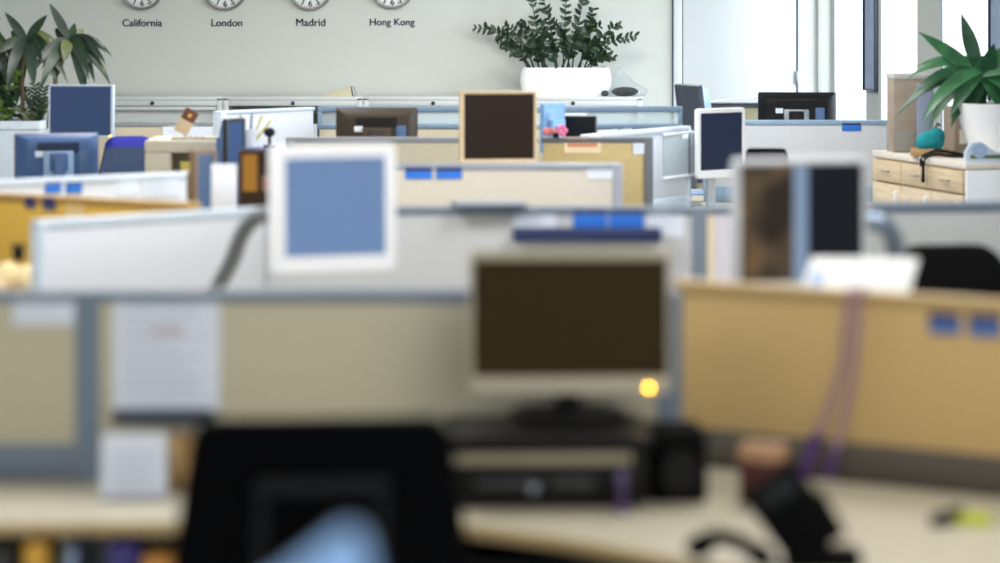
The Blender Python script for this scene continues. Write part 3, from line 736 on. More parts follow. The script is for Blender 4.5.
# large right monitor; the reflections on its glass are painted as emission
c = at(801, 220, 8.33)
def reflection_mat():
    m = bpy.data.materials.new('painted_reflection'); m.use_nodes = True
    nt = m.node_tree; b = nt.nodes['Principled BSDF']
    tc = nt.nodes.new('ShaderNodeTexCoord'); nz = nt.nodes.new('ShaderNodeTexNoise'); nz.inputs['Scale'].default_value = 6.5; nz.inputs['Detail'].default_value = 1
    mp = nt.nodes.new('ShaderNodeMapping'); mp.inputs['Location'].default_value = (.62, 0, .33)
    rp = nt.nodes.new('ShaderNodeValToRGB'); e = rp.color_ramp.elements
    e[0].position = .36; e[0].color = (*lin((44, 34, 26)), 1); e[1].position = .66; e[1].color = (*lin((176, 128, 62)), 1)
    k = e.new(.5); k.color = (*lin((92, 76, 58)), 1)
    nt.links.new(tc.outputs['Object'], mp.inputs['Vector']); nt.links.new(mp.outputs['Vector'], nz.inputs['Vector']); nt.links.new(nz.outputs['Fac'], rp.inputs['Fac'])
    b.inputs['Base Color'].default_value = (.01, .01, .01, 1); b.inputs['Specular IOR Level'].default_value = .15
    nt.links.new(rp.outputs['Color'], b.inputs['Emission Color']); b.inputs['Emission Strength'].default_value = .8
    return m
gold = screen_mat('reflection_gold', (190, 134, 50), .7); umb = screen_mat('reflection_umber', (66, 46, 30), .6); lb = screen_mat('reflection_pale_blue', (146, 170, 198), .75)  # glow colours that stand in for reflections on two screens
monitor('grey framed monitor with half brown half black painted reflection at right', (c.x, 8.33), 14, .395, .36, EYE - 233 / 360, mat('pale_grey_plastic', (216, 221, 230), .4), SCR_BLACK, bez=(.022, .016, .016, .02), mode='arm', tilt=0, arm_m=mat('arm_blue_grey', (120, 136, 156), .25, .5),
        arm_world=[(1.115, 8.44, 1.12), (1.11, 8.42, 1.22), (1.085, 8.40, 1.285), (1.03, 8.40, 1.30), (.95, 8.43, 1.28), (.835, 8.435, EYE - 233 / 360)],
        screen_parts=[('brown_reflection', (.0, .43, 0, 1), reflection_mat()), ('pale_reflection', (.43, .55, 0, 1), lb)])
# brown screened monitor
c = at(498.5, 127, 14.35)
monitor('cream framed square monitor with dark brown screen in the middle', (c.x, 14.35), 8, .375, .345, EYE - 137 / 209, mat('pale_wood_plastic', (226, 200, 160), .45), SCR_UMBER, bez=(.022, .016, .014, .02), mode='stand', tilt=0, r=.008)
# navy monitor on the left, on an arm
c = at(81, 111, 16.04)
monitor('blue screened monitor with thin silver frame near the leafy plants at left', (c.x, 16.04), -6, .356, .282, c.z, mat('cool_silver', (190, 204, 222), .35, .2), screen_mat('navy_lit_screen', (58, 78, 116), .8, .3), bez=(.008, .016, .010, .010), mode='stand', tilt=-2, r=.006, led=(.16, -.133), led_glow=12)
# small white monitor, turned
c = at(720.5, 143, 16.6)
monitor('small white monitor with navy screen on a silver stand', (c.x + .005, 16.6), 40, .368, .385, c.z, WHITEP, SCR_NAVY, bez=(.026, .022, .025, .045), mode='stand', r=.018, shell=mat('grey_shell', (90, 98, 110), .5), stand_m=mat('bright_silver', (206, 214, 224), .3, .3), base_size=.2)
# black monitor seen from behind
c = at(797, 103, 18.0)
monitor('black monitor seen from behind against the bright window', (c.x, 18.0), 180 - 8, .465, .31, c.z - .09, BLACK, SCR_BLACK, mode='stand', back=STEEL, r=.01, depth=.06, tilt=2)
# monitor seen edge on
c = at(689, 104, 17.9)
monitor('grey monitor seen from the side in front of the white door', (c.x, 17.9), -68, .34, .27, c.z - .02, mat('slate_plastic', (70, 78, 92), .4), screen_mat('grey_screen', (84, 94, 110), .5), mode='stand', shell=mat('mid_slate_plastic', (130, 160, 200), .4), r=.008, tilt=7, depth=.08)
# dark back behind the tan partition
c = at(377, 127, 15.8)
monitor('dark brown monitor back rising behind the tan partition', (c.x, 15.8), 180, .43, .31, EYE - 147 / 190 + .0, mat('brown_black_plastic', (50, 38, 26), .5), SCR_BLACK, mode='stand', back=mat('brown_mount', (70, 56, 40), .5), r=.006, depth=.05)
c = at(551, 124, 15.75)
monitor('pale blue monitor back beside the brown screened monitor', (c.x, 15.75), 180 + 38, .15, .26, c.z - .02, mat('powder_blue_plastic', (120, 160, 210), .4), SCR_BLACK, mode='stand', r=.006, depth=.03, base_size=.12)
c = at(580, 130, 15.9)
monitor('small black screen between the pale blue monitor back and angled wing', (c.x, 15.9), -10, .175, .15, c.z - .0, DARKGREY, SCR_BLACK, mode='stand', bez=(.008, .01, .008, .012), r=.004, depth=.025, base_size=.1)
# blue-grey monitor back at the left
c = at(56, 155, 15.0)
monitor('blue grey monitor seen from behind at left edge with white sticker', (c.x, 15.0), 180 + 18, .42, .28, c.z - .03, mat('amber_tan_plastic', (196, 150, 84), .5), SCR_BLACK, mode='stand', shell=mat('steel_blue_plastic', (62, 94, 144), .4), back=mat('pale_blue_mount', (150, 180, 214), .4), r=.008, depth=.06)
# tall side-on monitors
c = at(236, 142, 14.55)
monitor('blue sided monitor turned edge on beside the printer', (c.x, 14.55), 60, .16, .27, c.z - .02, mat('dark_side_plastic', (44, 48, 60), .4), screen_mat('blue_side_screen', (84, 126, 190), .5), mode='stand', r=.006, shell=mat('blue_side_plastic', (84, 124, 184), .4), base_size=.14)
c = at(206, 183, 12.1)
monitor('tan backed monitor turned edge on with blue screen glow', (c.x, 12.1), 60, .15, .27, c.z, mat('tan_plastic', (118, 96, 74), .5), screen_mat('blue_glow_screen', (76, 112, 160), .6), mode='stand', r=.006, shell=mat('tan_plastic', (118, 96, 74), .5), base_size=.14, depth=.028)
c = at(259, 180, 12.25)
monitor('dark brown and gold screen half hidden behind the white framed monitor', (c.x, 12.25), 6, .17, .25, c.z, mat('umber_plastic', (64, 46, 34), .5), umb, mode='stand', r=.004, base_size=.14, bez=(.01, .01, .01, .01), screen_parts=[('gold_reflection', (.06, .45, .3, .95), gold), ('pink_blob', (.58, .9, .3, .58), screen_mat('screen_pink', (190, 140, 116), .5))])  # umber and gold reflections painted on as glowing colour

# ------------------------------------------------------------------ things on the near desk
DZ = .7305
cs = at(546, 470, 7.12)
pc = thing('desktop_computer', 'flat black desktop computer case under the silver monitor', 'computer', (cs.x + .01, 7.06, DZ), 2)
MB().box((0, .17, .075), (.455, .36, .13), .006).build('case', BLACK, pc)
MB().box((0, .165, .157), (.48, .37, .030), .008).build('lid', BLACK, pc)
MB().box((-.02, -.014, .118), (.42, .012, .026), .004).build('front_strip', mat('dull_silver', (146, 138, 116), .5), pc)
q = MB(); q.box((-.1, -.013, .06), (.15, .008, .018), .002); q.box((.05, -.013, .06), (.1, .008, .02), .002); q.build('drive_slot', DARKGREY, pc)
MB().cyl((-.04, -.02, .05), (-.04, -.008, .05), .011).build('power_button', STEEL, pc)
for k in (-1, 1): MB().box((k * .18, .17, .005), (.04, .3, .01), .002).build('foot', BLACK, pc)
sp = at(674, 450, 7.15)
bxx = thing('speaker', 'black boxy speaker standing right of the desktop computer', 'speaker', (sp.x + .015, 7.13, DZ), 4)
MB().box((0, .1, .085), (.13, .2, .17), .012).build('cabinet', mat('matt_black', (10, 10, 12), .9, spec=.1), bxx)
q = MB(); q.lathe([(0, 0), (.045, .0), (.05, .006), (.053, .004), (.053, -.004)]); bmesh.ops.transform(q.bm, matrix=Matrix.Translation((0, -.002, .07)) @ Matrix.Rotation(R(90), 4, 'X'), verts=q.bm.verts); q.build('cone', BLACK, bxx)
kf = at(622, 470, 7.0)
t = thing('key_fob', 'small purple fob standing by the desktop computer', 'fob', (kf.x, 6.99, DZ), 0)
q = MB(); q.box((0, 0, .045), (.022, .012, .06), .005); q.build('tag', mat('purple_plastic', (70, 44, 92), .4), t)
MB().box((0, 0, .008), (.034, .022, .015), .004).build('foot', mat('lilac_plastic', (108, 92, 140), .4), t); MB().ball((0, 0, .086), .014, (1, .6, 1)).build('cap', mat('lilac_plastic', (108, 92, 140), .4), t)
# tent card + mug at the left
tc = at(138, 484, 7.25)
t = thing('desk_calendar', 'white tent calendar standing on the front desk under the ledge', 'calendar', (tc.x - .005, 7.20, DZ), 4)
q = MB(); q.box((0, 0, .075), (.155, .003, .152), .0, rot(-12)); q.build('front_leaf', PAPER, t)
MB().box((0, .062, .075), (.155, .003, .152), 0, rot(12)).build('back_leaf', PAPER, t)
q = MB()
for k in range(12): q.tube([(-.066 + k * .012, .03 + .007 * math.cos(a), .149 + .007 * math.sin(a)) for a in [i * math.pi / 4 for i in range(9)]], .0012, 5, 1)
q.build('spiral', STEEL, t)
MB().box((0, .03, .004), (.158, .1, .006), .001).build('base', mat('violet_base', (110, 104, 150), .6), t)
q = MB()
for k in range(5): q.box((0, -.022 + .0045 * k - .0, .03 + k * .02), (.12, .001, .006), 0, rot(-12))
q.build('print', INK, t)
mg = at(182, 470, 7.32)
t = thing('mug', 'orange and green patterned mug beside the white tent calendar', 'mug', (mg.x + .004, 7.36, DZ + .012), 30)
q = MB(); q.lathe([(0, 0), (.036, 0), (.040, .004), (.042, .10), (.043, .108), (.040, .108), (.038, .012), (0, .01)]); q.build('cup', mat('patterned_glaze', (196, 158, 104), .35, var=.4, scale=35), t)
q = MB(); q.tube([(.041, 0, .09), (.07, 0, .085), (.074, 0, .05), (.06, 0, .026), (.040, 0, .022)], .006, 8); q.build('handle', mat('leaf_green_glaze', (94, 112, 60), .35), t)
o = place(MB().lathe([(0, 0), (.055, 0), (.058, .004), (.056, .011), (0, .011)]).build('coaster', mat('cork', (150, 120, 80), .9, bump=.3)), (mg.x + .004, 7.36, DZ)); tag(o, 'round cork coaster under the patterned mug', 'coaster')
# small boxes by the ochre panel
sb = at(768, 470, 7.0)
t = thing('small_box', 'dark red box with a pale lid at the foot of the ochre partition', 'box', (sb.x, 7.13, DZ), -24)
MB().box((0, 0, .052), (.10, .06, .102), .003).build('box_body', mat('dark_red_card', (70, 26, 22), .6), t)
MB().box((0, 0, .122), (.105, .064, .04), .004).build('lid', mat('peach_lid', (176, 136, 102), .6), t)
# lanyard hanging over the ochre partition
lp = on(PO, 857, 296, .008)
t = thing('lanyard', 'purple ribbon lanyard looped over the ochre partition hanging to the desk', 'lanyard', (lp.x, lp.y, 0), PO.rz)
def ribbon(mb, pts, w=.016, th=.0018):
    P_ = [Vector(p) for p in pts]
    Q = []
    for i in range(len(P_) - 1):
        p0, p1, p2, p3 = P_[max(i - 1, 0)], P_[i], P_[i + 1], P_[min(i + 2, len(P_) - 1)]
        for k in range(6):
            t_ = k / 6; Q.append(.5 * ((2 * p1) + (p2 - p0) * t_ + (2 * p0 - 5 * p1 + 4 * p2 - p3) * t_ * t_ + (3 * p1 - p0 - 3 * p2 + p3) * t_ ** 3))
    Q.append(P_[-1]); L = []
    for i, p in enumerate(Q):
        d = (Q[min(i + 1, len(Q) - 1)] - Q[max(i - 1, 0)]).normalized(); s_ = Vector((0, -1, 0)).cross(d)
        if s_.length < .3: s_ = Vector((1, 0, 0))
        s_.normalize(); nn = d.cross(s_).normalized()
        L.append([p - s_ * w / 2 - nn * th / 2, p + s_ * w / 2 - nn * th / 2, p + s_ * w / 2 + nn * th / 2, p - s_ * w / 2 + nn * th / 2])
    mb.loft(L)
RIB = mat('mauve_ribbon', (156, 126, 142), .7); RIBD = mat('purple_ribbon', (74, 40, 112), .7)
q = MB(); ribbon(q, [(-.01, .03, 1.206), (-.016, -.004, 1.204), (-.022, -.012, 1.14), (-.035, -.012, 1.02), (-.075, -.014, .90), (-.10, -.02, .84)]); q.build('ribbon', RIB, t)
q = MB(); ribbon(q, [(.014, .03, 1.206), (.012, -.004, 1.204), (.008, -.012, 1.12), (-.004, -.012, 1.0), (-.03, -.014, .88), (-.05, -.02, .80)]); q.build('ribbon', RIB, t)
q = MB(); ribbon(q, [(-.10, -.021, .845), (-.115, -.03, .79), (-.13, -.04, .735)], .026, .003); q.build('ribbon_end', RIBD, t)
q = MB(); ribbon(q, [(-.05, -.021, .805), (-.055, -.03, .77), (-.06, -.04, .735)], .02, .003); q.build('ribbon_end', RIBD, t)
# phone
MATT = mat('matt_black', (10, 10, 12), .9, spec=.1)
t = thing('desk_telephone', 'black desk telephone standing steeply on the right part of front desk', 'telephone', (.635, 6.32, DZ), 0)
PR = rot(-10, -36, 0); PCN = Vector((-.02, 0, .118))
q = MB(); q.box(PCN, (.135, .03, .185), .012, PR); q.build('body', MATT, t)
q = MB(); q.box((.045, .015, .02), (.16, .11, .04), .008); q.build('foot', MATT, t)
q = MB(); q.box((.03, .035, .09), (.10, .03, .11), .004, rot(18, -30, 0)); q.build('strut', MATT, t)
q = MB()
for r_ in range(4):
    for c_ in range(3): q.box(PR @ Vector((-.024 + c_ * .024, -.016, -.065 + r_ * .022)) + PCN, (.015, .004, .013), .002, PR)
q.build('keypad', MATT, t)
MB().box(PR @ Vector((0, -.016, .052)) + PCN, (.09, .004, .04), .002, PR).build('display', mat('lcd_grey', (22, 26, 26), .4, spec=.2), t)
q = MB(); q.tube([(-.205, .06, .048), (-.17, .04, .060), (-.13, .02, .052), (-.09, .0, .034)], .018, 12); q.ball((-.21, .06, .036), .028, (1.15, 1, .9)); q.ball((-.085, .0, .028), .026, (1.1, 1, .9)); q.build('handset', MATT, t)
q = MB(); q.tube([(-.085, -.01, .014), (-.04, -.05, .012), (.0, -.06, .012), (.04, -.035, .014)], .008, 8, 6); q.build('cord', MATT, t)
# sticky pads at the right edge
sn = at(982, 520, 6.72)
t = thing('sticky_pad', 'lime green sticky pad at the right edge of front desk', 'note pad', (sn.x, 6.85, DZ), -20)
q = MB(); q.box((0, 0, .011), (.076, .05, .022), .001); q.build('note_block', mat('lime_paper', (190, 206, 40), .7), t)
t = thing('stapler', 'small dark stapler beside the lime green sticky pad', 'stapler', (sn.x - .06, 6.84, DZ), 40)
q = MB(); q.box((0, 0, .006), (.1, .03, .01), .004); q.build('base', DARKGREY, t)
q = MB(); q.box((0, 0, .026), (.098, .024, .016), .006, rot(0, -6, 0)); q.build('arm', BLACK, t)
q = MB(); q.cyl((.04, -.016, .018), (.04, .016, .018), .005); q.build('hinge', STEEL, t)

# low shelf under the front desk at the left with binders
t = thing('low_shelf', 'dark open shelf under the left end of the front desk', 'shelf', (-.98, 7.02, 0), 0)
q = MB(); q.box((-.36, 0, .2), (.02, .34, .4), .003); q.box((.36, 0, .2), (.02, .34, .4), .003); q.box((0, .165, .2), (.72, .01, .4)); q.build('side_panels', DARKGREY, t)
q = MB(); q.box((0, 0, .37), (.70, .34, .02), .003); q.build('shelf_board', DARKGREY, t)
BIND = [(-1.065, (232, 178, 60), 'yellow ring binder under the front desk', .052, .30, 0), (-1.0, (150, 172, 206), 'leaning pale blue folder beside the yellow ring binder', .02, .29, 8),
        (-1.15, (40, 34, 26), 'dark ring binder with amber spots at bottom left corner', .07, .29, 0), (-.865, (60, 52, 128), 'violet blue ring binder under the front desk', .07, .298, 0), (-.785, (214, 150, 70), 'orange ring binder under desk beside the violet one', .07, .27, 0)]
for x, rgb, lab, w, h, ti in BIND:
    b = thing('ring_binder', lab, 'binder', (x, 6.97, .381), 0, 'binders on the low shelf')
    m = mat('binder_%d_%d_%d' % rgb, rgb, .5)
    q = MB(); q.box((0, 0, h / 2), (w, .2, h), .004, rot(0, ti, 0)); q.build('cover', m, b)
    q = MB(); q.box((0, -.102, h * .62), (w * .6, .003, h * .3), 0, rot(0, ti, 0)); q.build('spine_label', PAPERW if rgb[0] > 100 else mat('amber_spot', (150, 110, 40), .6), b)
    q = MB(); q.cyl((0, -.1025, h * .25), (0, -.099, h * .25), min(.011, w * .35)); q.build('finger_ring', STEEL, b)

t = thing('added_pedestal', 'added black drawer pedestal darkening the space under the front desk', 'drawers', (.06, 7.02, 0), 0)  # black pedestal added to darken the space under the desk
MB().box((0, 0, .34), (.8, .4, .62), .006).build('carcass', BLACK, t)  # body of the added pedestal
for k in range(3):
    dr = MB().box((0, -.208, .14 + k * .2), (.77, .02, .18), .004).build('drawer', BLACK, t)
    MB().box((0, -.222, .18 + k * .2), (.14, .012, .014), .003).build('handle', DARKGREY, dr)
for sx in (-1, 1):
    for sy in (-1, 1): MB().cyl((sx * .34, sy * .15, 0), (sx * .34, sy * .15, .035), .02).build('foot', DARKGREY, t)

# ------------------------------------------------------------------ chairs
FAINT = mat('charcoal_bracket', (26, 27, 30), .6, spec=.2)
def chair(label, loc, rz, top, w, bh, m, m2=None, arms=True, cap=None, flare=.06, rc=.12, tw=.8, cap_n=8, group='office chairs', frame_on_back=False):
    t = thing('office_chair', label, 'chair', (loc[0], loc[1], 0), rz, group)
    zb = top - bh
    loops = []
    N = 20
    for k in range(N + 1):
        f = 1 - (1 - k / N) ** 1.6; z = zb + bh * f
        g = max(0, (f - (1 - rc)) / rc)
        ww = w * (1.0 + flare * (1 - f)) * (.86 + .14 * min(1, (f / .15))) * (tw + (1 - tw) * math.sqrt(max(0, 1 - g * g)))
        th = .05 if 0 < k < N else .03
        yb = .22 - .05 * math.cos((f - .35) * 2.2) + (.07 * f)
        L = []
        for (x, _, q) in rrect(ww, th, .0149, 0, 4): L.append((x, yb + q + .10 * (x / w) ** 2 * -1, z))
        loops.append(L)
    b = MB(); b.loft(loops); b.build('backrest', m, t)
    if cap:
        q = MB(); q.loft([[(p[0] * 1.01, p[1], p[2] + .002) for p in loops[k]] for k in range(N - cap_n, N + 1)]); q.build('back_cap', cap, t)
    if frame_on_back:                                   # support bar with lumbar bracket on the side facing us
        for xx in (-.115, .115):
            q = MB(); q.tube([(xx, .355, zb + .50), (xx, .345, zb + .3), (xx * .8, .30, .5), (xx * .4, .14, .42)], .012, 8); q.build('back_support', FAINT, t)
        MB().box((0, .36, zb + .50), (.26, .02, .03), .008).build('lumbar_bar', FAINT, t)
    else:
        q = MB(); q.tube([(0, .24, zb + .2), (0, .27, .55), (0, .2, .42), (0, .05, .41)], .022, 8); q.build('back_support', DARKGREY, t)
    s_ = MB(); s_.loft([[(x, y_ - .04, z) for (x, _, y_) in rrect(.48 * g, .46 * g, .12, 0)] for z, g in ((.425, .9), (.44, .99), (.475, 1), (.495, .93))]); s_.build('seat', m2 or m, t)
    q = MB(); q.cyl((0, 0, .10), (0, 0, .30), .03); q.cyl((0, 0, .28), (0, 0, .43), .02); q.build('gas_column', BLACK, t)
    for k in range(5):
        a = R(72 * k + 18); ca, sa = math.cos(a), math.sin(a)
        q = MB(); q.tube([(0, 0, .12), (ca * .15, sa * .15, .105), (ca * .28, sa * .28, .08)], [.026, .016], 8); lg = q.build('base_leg', BLACK, t)
        q = MB(); q.cyl((ca * .28 - sa * .022, sa * .28 + ca * .022, .028), (ca * .28 + sa * .022, sa * .28 - ca * .022, .028), .028, n=16); q.cyl((ca * .28, sa * .28, .03), (ca * .28, sa * .28, .085), .008); q.build('caster', BLACK, lg)
    if arms:
        for sg in (-1, 1):
            q = MB(); q.tube([(sg * .2, .02, .43), (sg * .29, .02, .45), (sg * .30, .02, .64)], .014, 8); q.box((sg * .30, -.02, .655), (.07, .24, .03), .012); q.build('armrest', BLACK, t)
    return t
# near black chair, its back towards us (seat on the far side, so turned half round)
c = at(314, 422, 5.9)
chair('large black office chair with its back to us in the foreground', (c.x, 6.1), 184, EYE - 429 / 3000 * 5.82, .50, .62, BLACKFAB, frame_on_back=True, flare=.36, rc=.09, tw=.84)
c = at(966, 250, 9.55)
chair('black office chair back behind the ochre partition at right edge', (c.x + .02, 9.5), 10, EYE - 262 / 3000 * 9.5, .34, .5, BLACKFAB, flare=.5, rc=.16, tw=.6)
c = at(132, 139, 15.95)
chair('chair with royal blue top and dark blue back left of the printer', (c.x + .02, 15.85), 12, EYE - 149 / 3000 * 15.85, .235, .5, mat('dark_teal_fabric', (34, 52, 84), .8, weave=True), cap=mat('royal_blue_fabric', (24, 30, 140), .8, weave=True), arms=False, flare=1.2, rc=.09, tw=.6, cap_n=5)
c = at(769, 149, 15.2)
chair('dark chair top peeking over the large right monitor', (c.x, 15.1), 170, EYE - 155.5 / 3000 * 15.1, .21, .45, BLACKFAB, arms=False)

# blue folder close to the camera, standing in a holder on the nearest partition
partition((-1.1, 3.2), (.35, 3.2), FAB_BEIGE, 'nearest partition below the bottom edge holding the pale blue folder')
bf = at(346, 520, 3.2)
t = thing('document_folder', 'pale blue plastic folder far out of focus in front of the black chair', 'folder', (bf.x, 3.2, 1.2005), 0)
BLUEP = mat('pale_blue_plastic', (140, 180, 226), .4)
zt = EYE - 538 / 3000 * 3.2 - 1.2005
q = MB(); q.loft([[(-.14, y, 0.006), (.028, y, 0.006), (.024, y, zt - .03), (.014, y, zt - .004), (.0, y, zt), (-.03, y, zt - .022), (-.075, y, zt - .055), (-.14, y, zt - .09)] for y in (-.010, .010)]); q.build('cover', BLUEP, t)
MB().box((-.05, 0, .004), (.2, .05, .008), .002).build('holder_base', DARKGREY, t)
MB().box((-.05, .018, .02), (.19, .008, .035), .002).build('holder_lip', DARKGREY, t)

# ------------------------------------------------------------------ printer and small things on the left desks
pp = at(187, 160, 15.0)
t = thing('printer', 'cream laser printer with an open paper slot behind the white partition', 'printer', (pp.x, 15.05, .731), 0)
zt = EYE - 150 / 3000 * 14.85 - .731
MB().box((0, .02, zt * .3), (.39, .42, zt * .6), .012).build('lower_body', CREAM, t)
q = MB(); q.box((-.13, .01, zt * .73), (.13, .40, zt * .27), .006); q.box((.18, .01, zt * .73), (.03, .40, zt * .27), .006); q.box((.05, .12, zt * .73), (.235, .18, zt * .26), .004); q.box((0, .01, zt * .932), (.392, .41, zt * .135), .012); q.build('upper_body', CREAM, t)
MB().box((.05, -.10, zt * .612), (.225, .16, .010), .002).build('output_tray', mat('yellow_tray', (206, 178, 90), .5), t)
MB().box((.06, -.08, zt * .612 + .04), (.17, .1, .07), .002).build('paper_stack', mat('yellow_paper', (240, 222, 120), .8), t)
MB().box((.06, -.12, zt + .006), (.25, .12, .014), .003).build('control_panel', mat('grey_beige_plastic', (196, 186, 168), .5), t)
for k in range(4): MB().cyl((.0 + k * .03, -.16, zt + .012), (.0 + k * .03, -.16, zt + .017), .008).build('button', STEEL, t)
t = thing('greeting_card', 'brown and gold card leaning upright on top of the cream printer', 'card', (pp.x + .005, 15.0, .731 + zt + .001), 0)
q = MB(); q.box((-.022, .02, .062), (.075, .004, .08), .001, rot(-10, 28, 0)); q.build('lower_sheet', mat('tan_card', (208, 184, 152), .7), t)
q = MB(); q.box((.006, .03, .112), (.072, .004, .06), .001, rot(-10, 28, 0)); q.build('brown_panel', mat('brown_card', (108, 58, 36), .6), t)
q = MB(); q.box((.006, .026, .112), (.018, .003, .02), .001, rot(-10, 40, 0)); q.build('gold_emblem', mat('gold_print', (220, 170, 90), .4), t)
q = MB(); q.box((-.02, .03, .003), (.1, .06, .005), .001); q.build('foot', mat('tan_card', (208, 184, 152), .7), t)
# dark organiser box with cup of pens
bx_ = at(255, 152, 14.7)
zb = bx_.z
t = thing('storage_box', 'tall dark blue organiser box under the white pen cup', 'box', (bx_.x, 14.8, .731), 0)
MB().box((0, 0, (zb - .731) / 2), (.18, .2, zb - .732), .006).build('box_body', mat('blue_organiser', (46, 78, 140), .5), t)
MB().box((0, 0, zb - .731 + .008), (.19, .21, .016), .004).build('lid', mat('blue_organiser_lid', (60, 96, 166), .5), t)
zb += .018
t = thing('pen_cup', 'white cup with yellow and green pens left of the square white monitor', 'cup', (bx_.x - .035, 14.8, zb), 0)
MB().lathe([(0, 0), (.036, 0), (.04, .09), (.037, .09), (.034, .008), (0, .006)]).build('cup', WHITEP, t)
for k, (dx, dy, lean, rgb) in enumerate(((.01, 0, 20, (220, 200, 40)), (-.01, .01, -14, (90, 150, 60)), (.015, -.01, 38, (230, 214, 60)), (0, .012, 4, (60, 90, 170)))):
    a = R(lean); q = MB(); q.cyl((dx, dy, .015), (dx + math.sin(a) * .14, dy, .015 + math.cos(a) * .14), .005, n=10); q.cyl((dx + math.sin(a) * .14, dy, .015 + math.cos(a) * .14), (dx + math.sin(a) * .155, dy, .015 + math.cos(a) * .155), .005, .001, n=10)
    q.build('pen', mat('pen_%d' % k, rgb, .4), t)
t = thing('camera', 'little black webcam standing beside the pens', 'camera', (bx_.x + .065, 14.78, zb), 0)
MB().ball((0, 0, .075), .026, (1.1, .9, .9)).build('head', BLACK, t)
q = MB(); q.cyl((0, 0, 0), (0, 0, .012), .03); q.cyl((0, 0, .01), (0, 0, .06), .008); q.build('foot', BLACK, t)
q = MB(); q.cyl((0, -.028, .075), (0, -.018, .075), .010); q.build('lens', mat('lens_glass', (30, 30, 60), .1), t)
# white sheet in front of the tan backed monitor
sp_ = at(228, 205, 12.0)
t = thing('paper_stand', 'white sheet propped upright in front of the dark gold screen', 'paper', (sp_.x, 11.80, .731), 0)
zh = EYE - 175 / 3000 * 11.8 - .731
MB().box((0, .03, zh / 2 - .06), (.02, .01, zh - .12), .002).build('prop', STEEL, t)
MB().box((0, .02, .006), (.1, .1, .012), .003).build('foot', STEEL, t)
q = MB(); q.box((0, .02, zh - .09), (.098, .004, .185), .001, rot(-5)); q.build('sheet', PAPER, t)
# plush toy dog by the yellow partition
ty_ = on(PY, 19, 288, .06)
tz = .731
desk([(-2.3, 9.5), (-1.62, 9.5), (-1.62, 9.8), (-1.50, 9.95), (-1.62, 10.4), (-2.2, 10.75)], 'desk between the white wing and the yellow partition')
td = thing('plush_toy', 'cream plush toy with black head sitting by the yellow partition', 'toy', (-1.62, 10.1, .731), 0)
tzz = EYE - 300 / 3000 * 10.1 - .731
q = MB(); q.cyl((0, 0, 0), (0, 0, tzz), .05, .045); q.build('stand', mat('pale_stand', (214, 180, 110), .6), td)
q = MB(); q.ball((-.035, 0, tzz + .05), .048, (1.0, .9, .95)); q.ball((.03, -.01, tzz + .045), .042); q.ball((-.06, -.03, tzz + .02), .024); q.ball((.055, -.03, tzz + .02), .024); q.build('body', mat('cream_plush', (250, 226, 176), .95, bump=.4, scale=90), td)
q = MB(); q.ball((0, -.01, tzz + .125), .024, (.9, .9, 1.2)); q.ball((-.016, -.01, tzz + .152), .009); q.ball((.016, -.01, tzz + .152), .009); q.build('head', mat('black_plush', (24, 18, 14), .95), td)
# pink flower ornament behind khaki board
fp = at(556, 132, 15.22)
t = thing('flower_ornament', 'little pink and red flower clipped on the khaki pin board rail', 'ornament', (fp.x, 15.26, 1.2005), 0)
q = MB(); q.box((0, 0, .012), (.03, .05, .024), .004); q.build('clip', BLACK, t)
for k in range(5):
    a = 2 * math.pi * k / 5; q = MB(); q.ball((.03 + .018 * math.cos(a), -.01, .035 + .018 * math.sin(a)), .014, (1, .5, 1)); q.build('petal', mat('pink_petal', (236, 120, 160), .6), t)
q = MB(); q.ball((-.02, -.01, .03), .02, (1, .6, 1)); q.ball((-.05, -.01, .03), .017, (1, .6, 1.2)); q.build('bud', mat('red_white_bud', (214, 120, 120), .6, var=.4), t)

# ------------------------------------------------------------------ maple cabinet at the right with its load
fa, fn = Vector((2.10, 16.85, 0)), Vector((2.43, 15.6, 0))
dirn = (fn - fa).normalized(); CL = (fn - fa).length
crz = math.degrees(math.atan2(dirn.y, dirn.x))
CT = EYE - 160 / 3000 * 16.85
cb = thing('maple_cabinet', 'low maple sideboard with three doors and white end panel at right', 'cabinet', (fa.x, fa.y, 0), crz)
dpt = .46                                           # local +Y points away from the aisle
b = MB(); b.box((CL / 2, dpt / 2, .5 * (CT - .03) + .02), (CL - .03, dpt - .02, CT - .07)); b.build('carcass', MAPLE, cb)
MB().box((CL / 2, dpt / 2, CT - .0175), (CL, dpt + .02, .035), .004).build('top_board', mat('pale_top_laminate', (232, 224, 212), .4), cb)
MB().box((CL - .012, dpt / 2, CT / 2 - .02), (.024, dpt + .005, CT - .04), .003).build('end_panel', WHITEP, cb)
MB().box((CL / 2, .03 + dpt / 2, .04), (CL - .04, dpt - .08, .08)).build('plinth', DARKGREY, cb)
for k in range(3):
    x0 = .01 + k * (CL - .04) / 3; wd = (CL - .04) / 3 - .008
    q = MB(); q.box((x0 + wd / 2 + .004, -.004, CT - .105), (wd, .02, .115), .003); dr = q.build('drawer', MAPLE, cb)
    q = MB(); q.tube([(x0 + wd / 2 - .05, -.012, CT - .105), (x0 + wd / 2 - .045, -.032, CT - .105), (x0 + wd / 2 + .045, -.032, CT - .105), (x0 + wd / 2 + .05, -.012, CT - .105)], .004, 6, 1); q.build('handle', STEEL, dr)
    q = MB(); q.box((x0 + wd / 2 + .004, -.004, (CT - .17) / 2 + .045), (wd, .02, CT - .27), .003); dd = q.build('door', wood('maple_door', (222, 202, 172)), cb)
    q = MB(); q.box((x0 + wd - .045, -.022, CT - .25), (.022, .02, .09), .006); q.build('handle', WHITEP, dd)
def cabtop(px, Y): return Vector(((px - 500) / 3000 * Y, Y, CT + .001))
p = cabtop(914, 16.6)
t = thing('cardboard_box', 'upright tan and grey cardboard box on far end of the maple sideboard', 'box', p, 6)
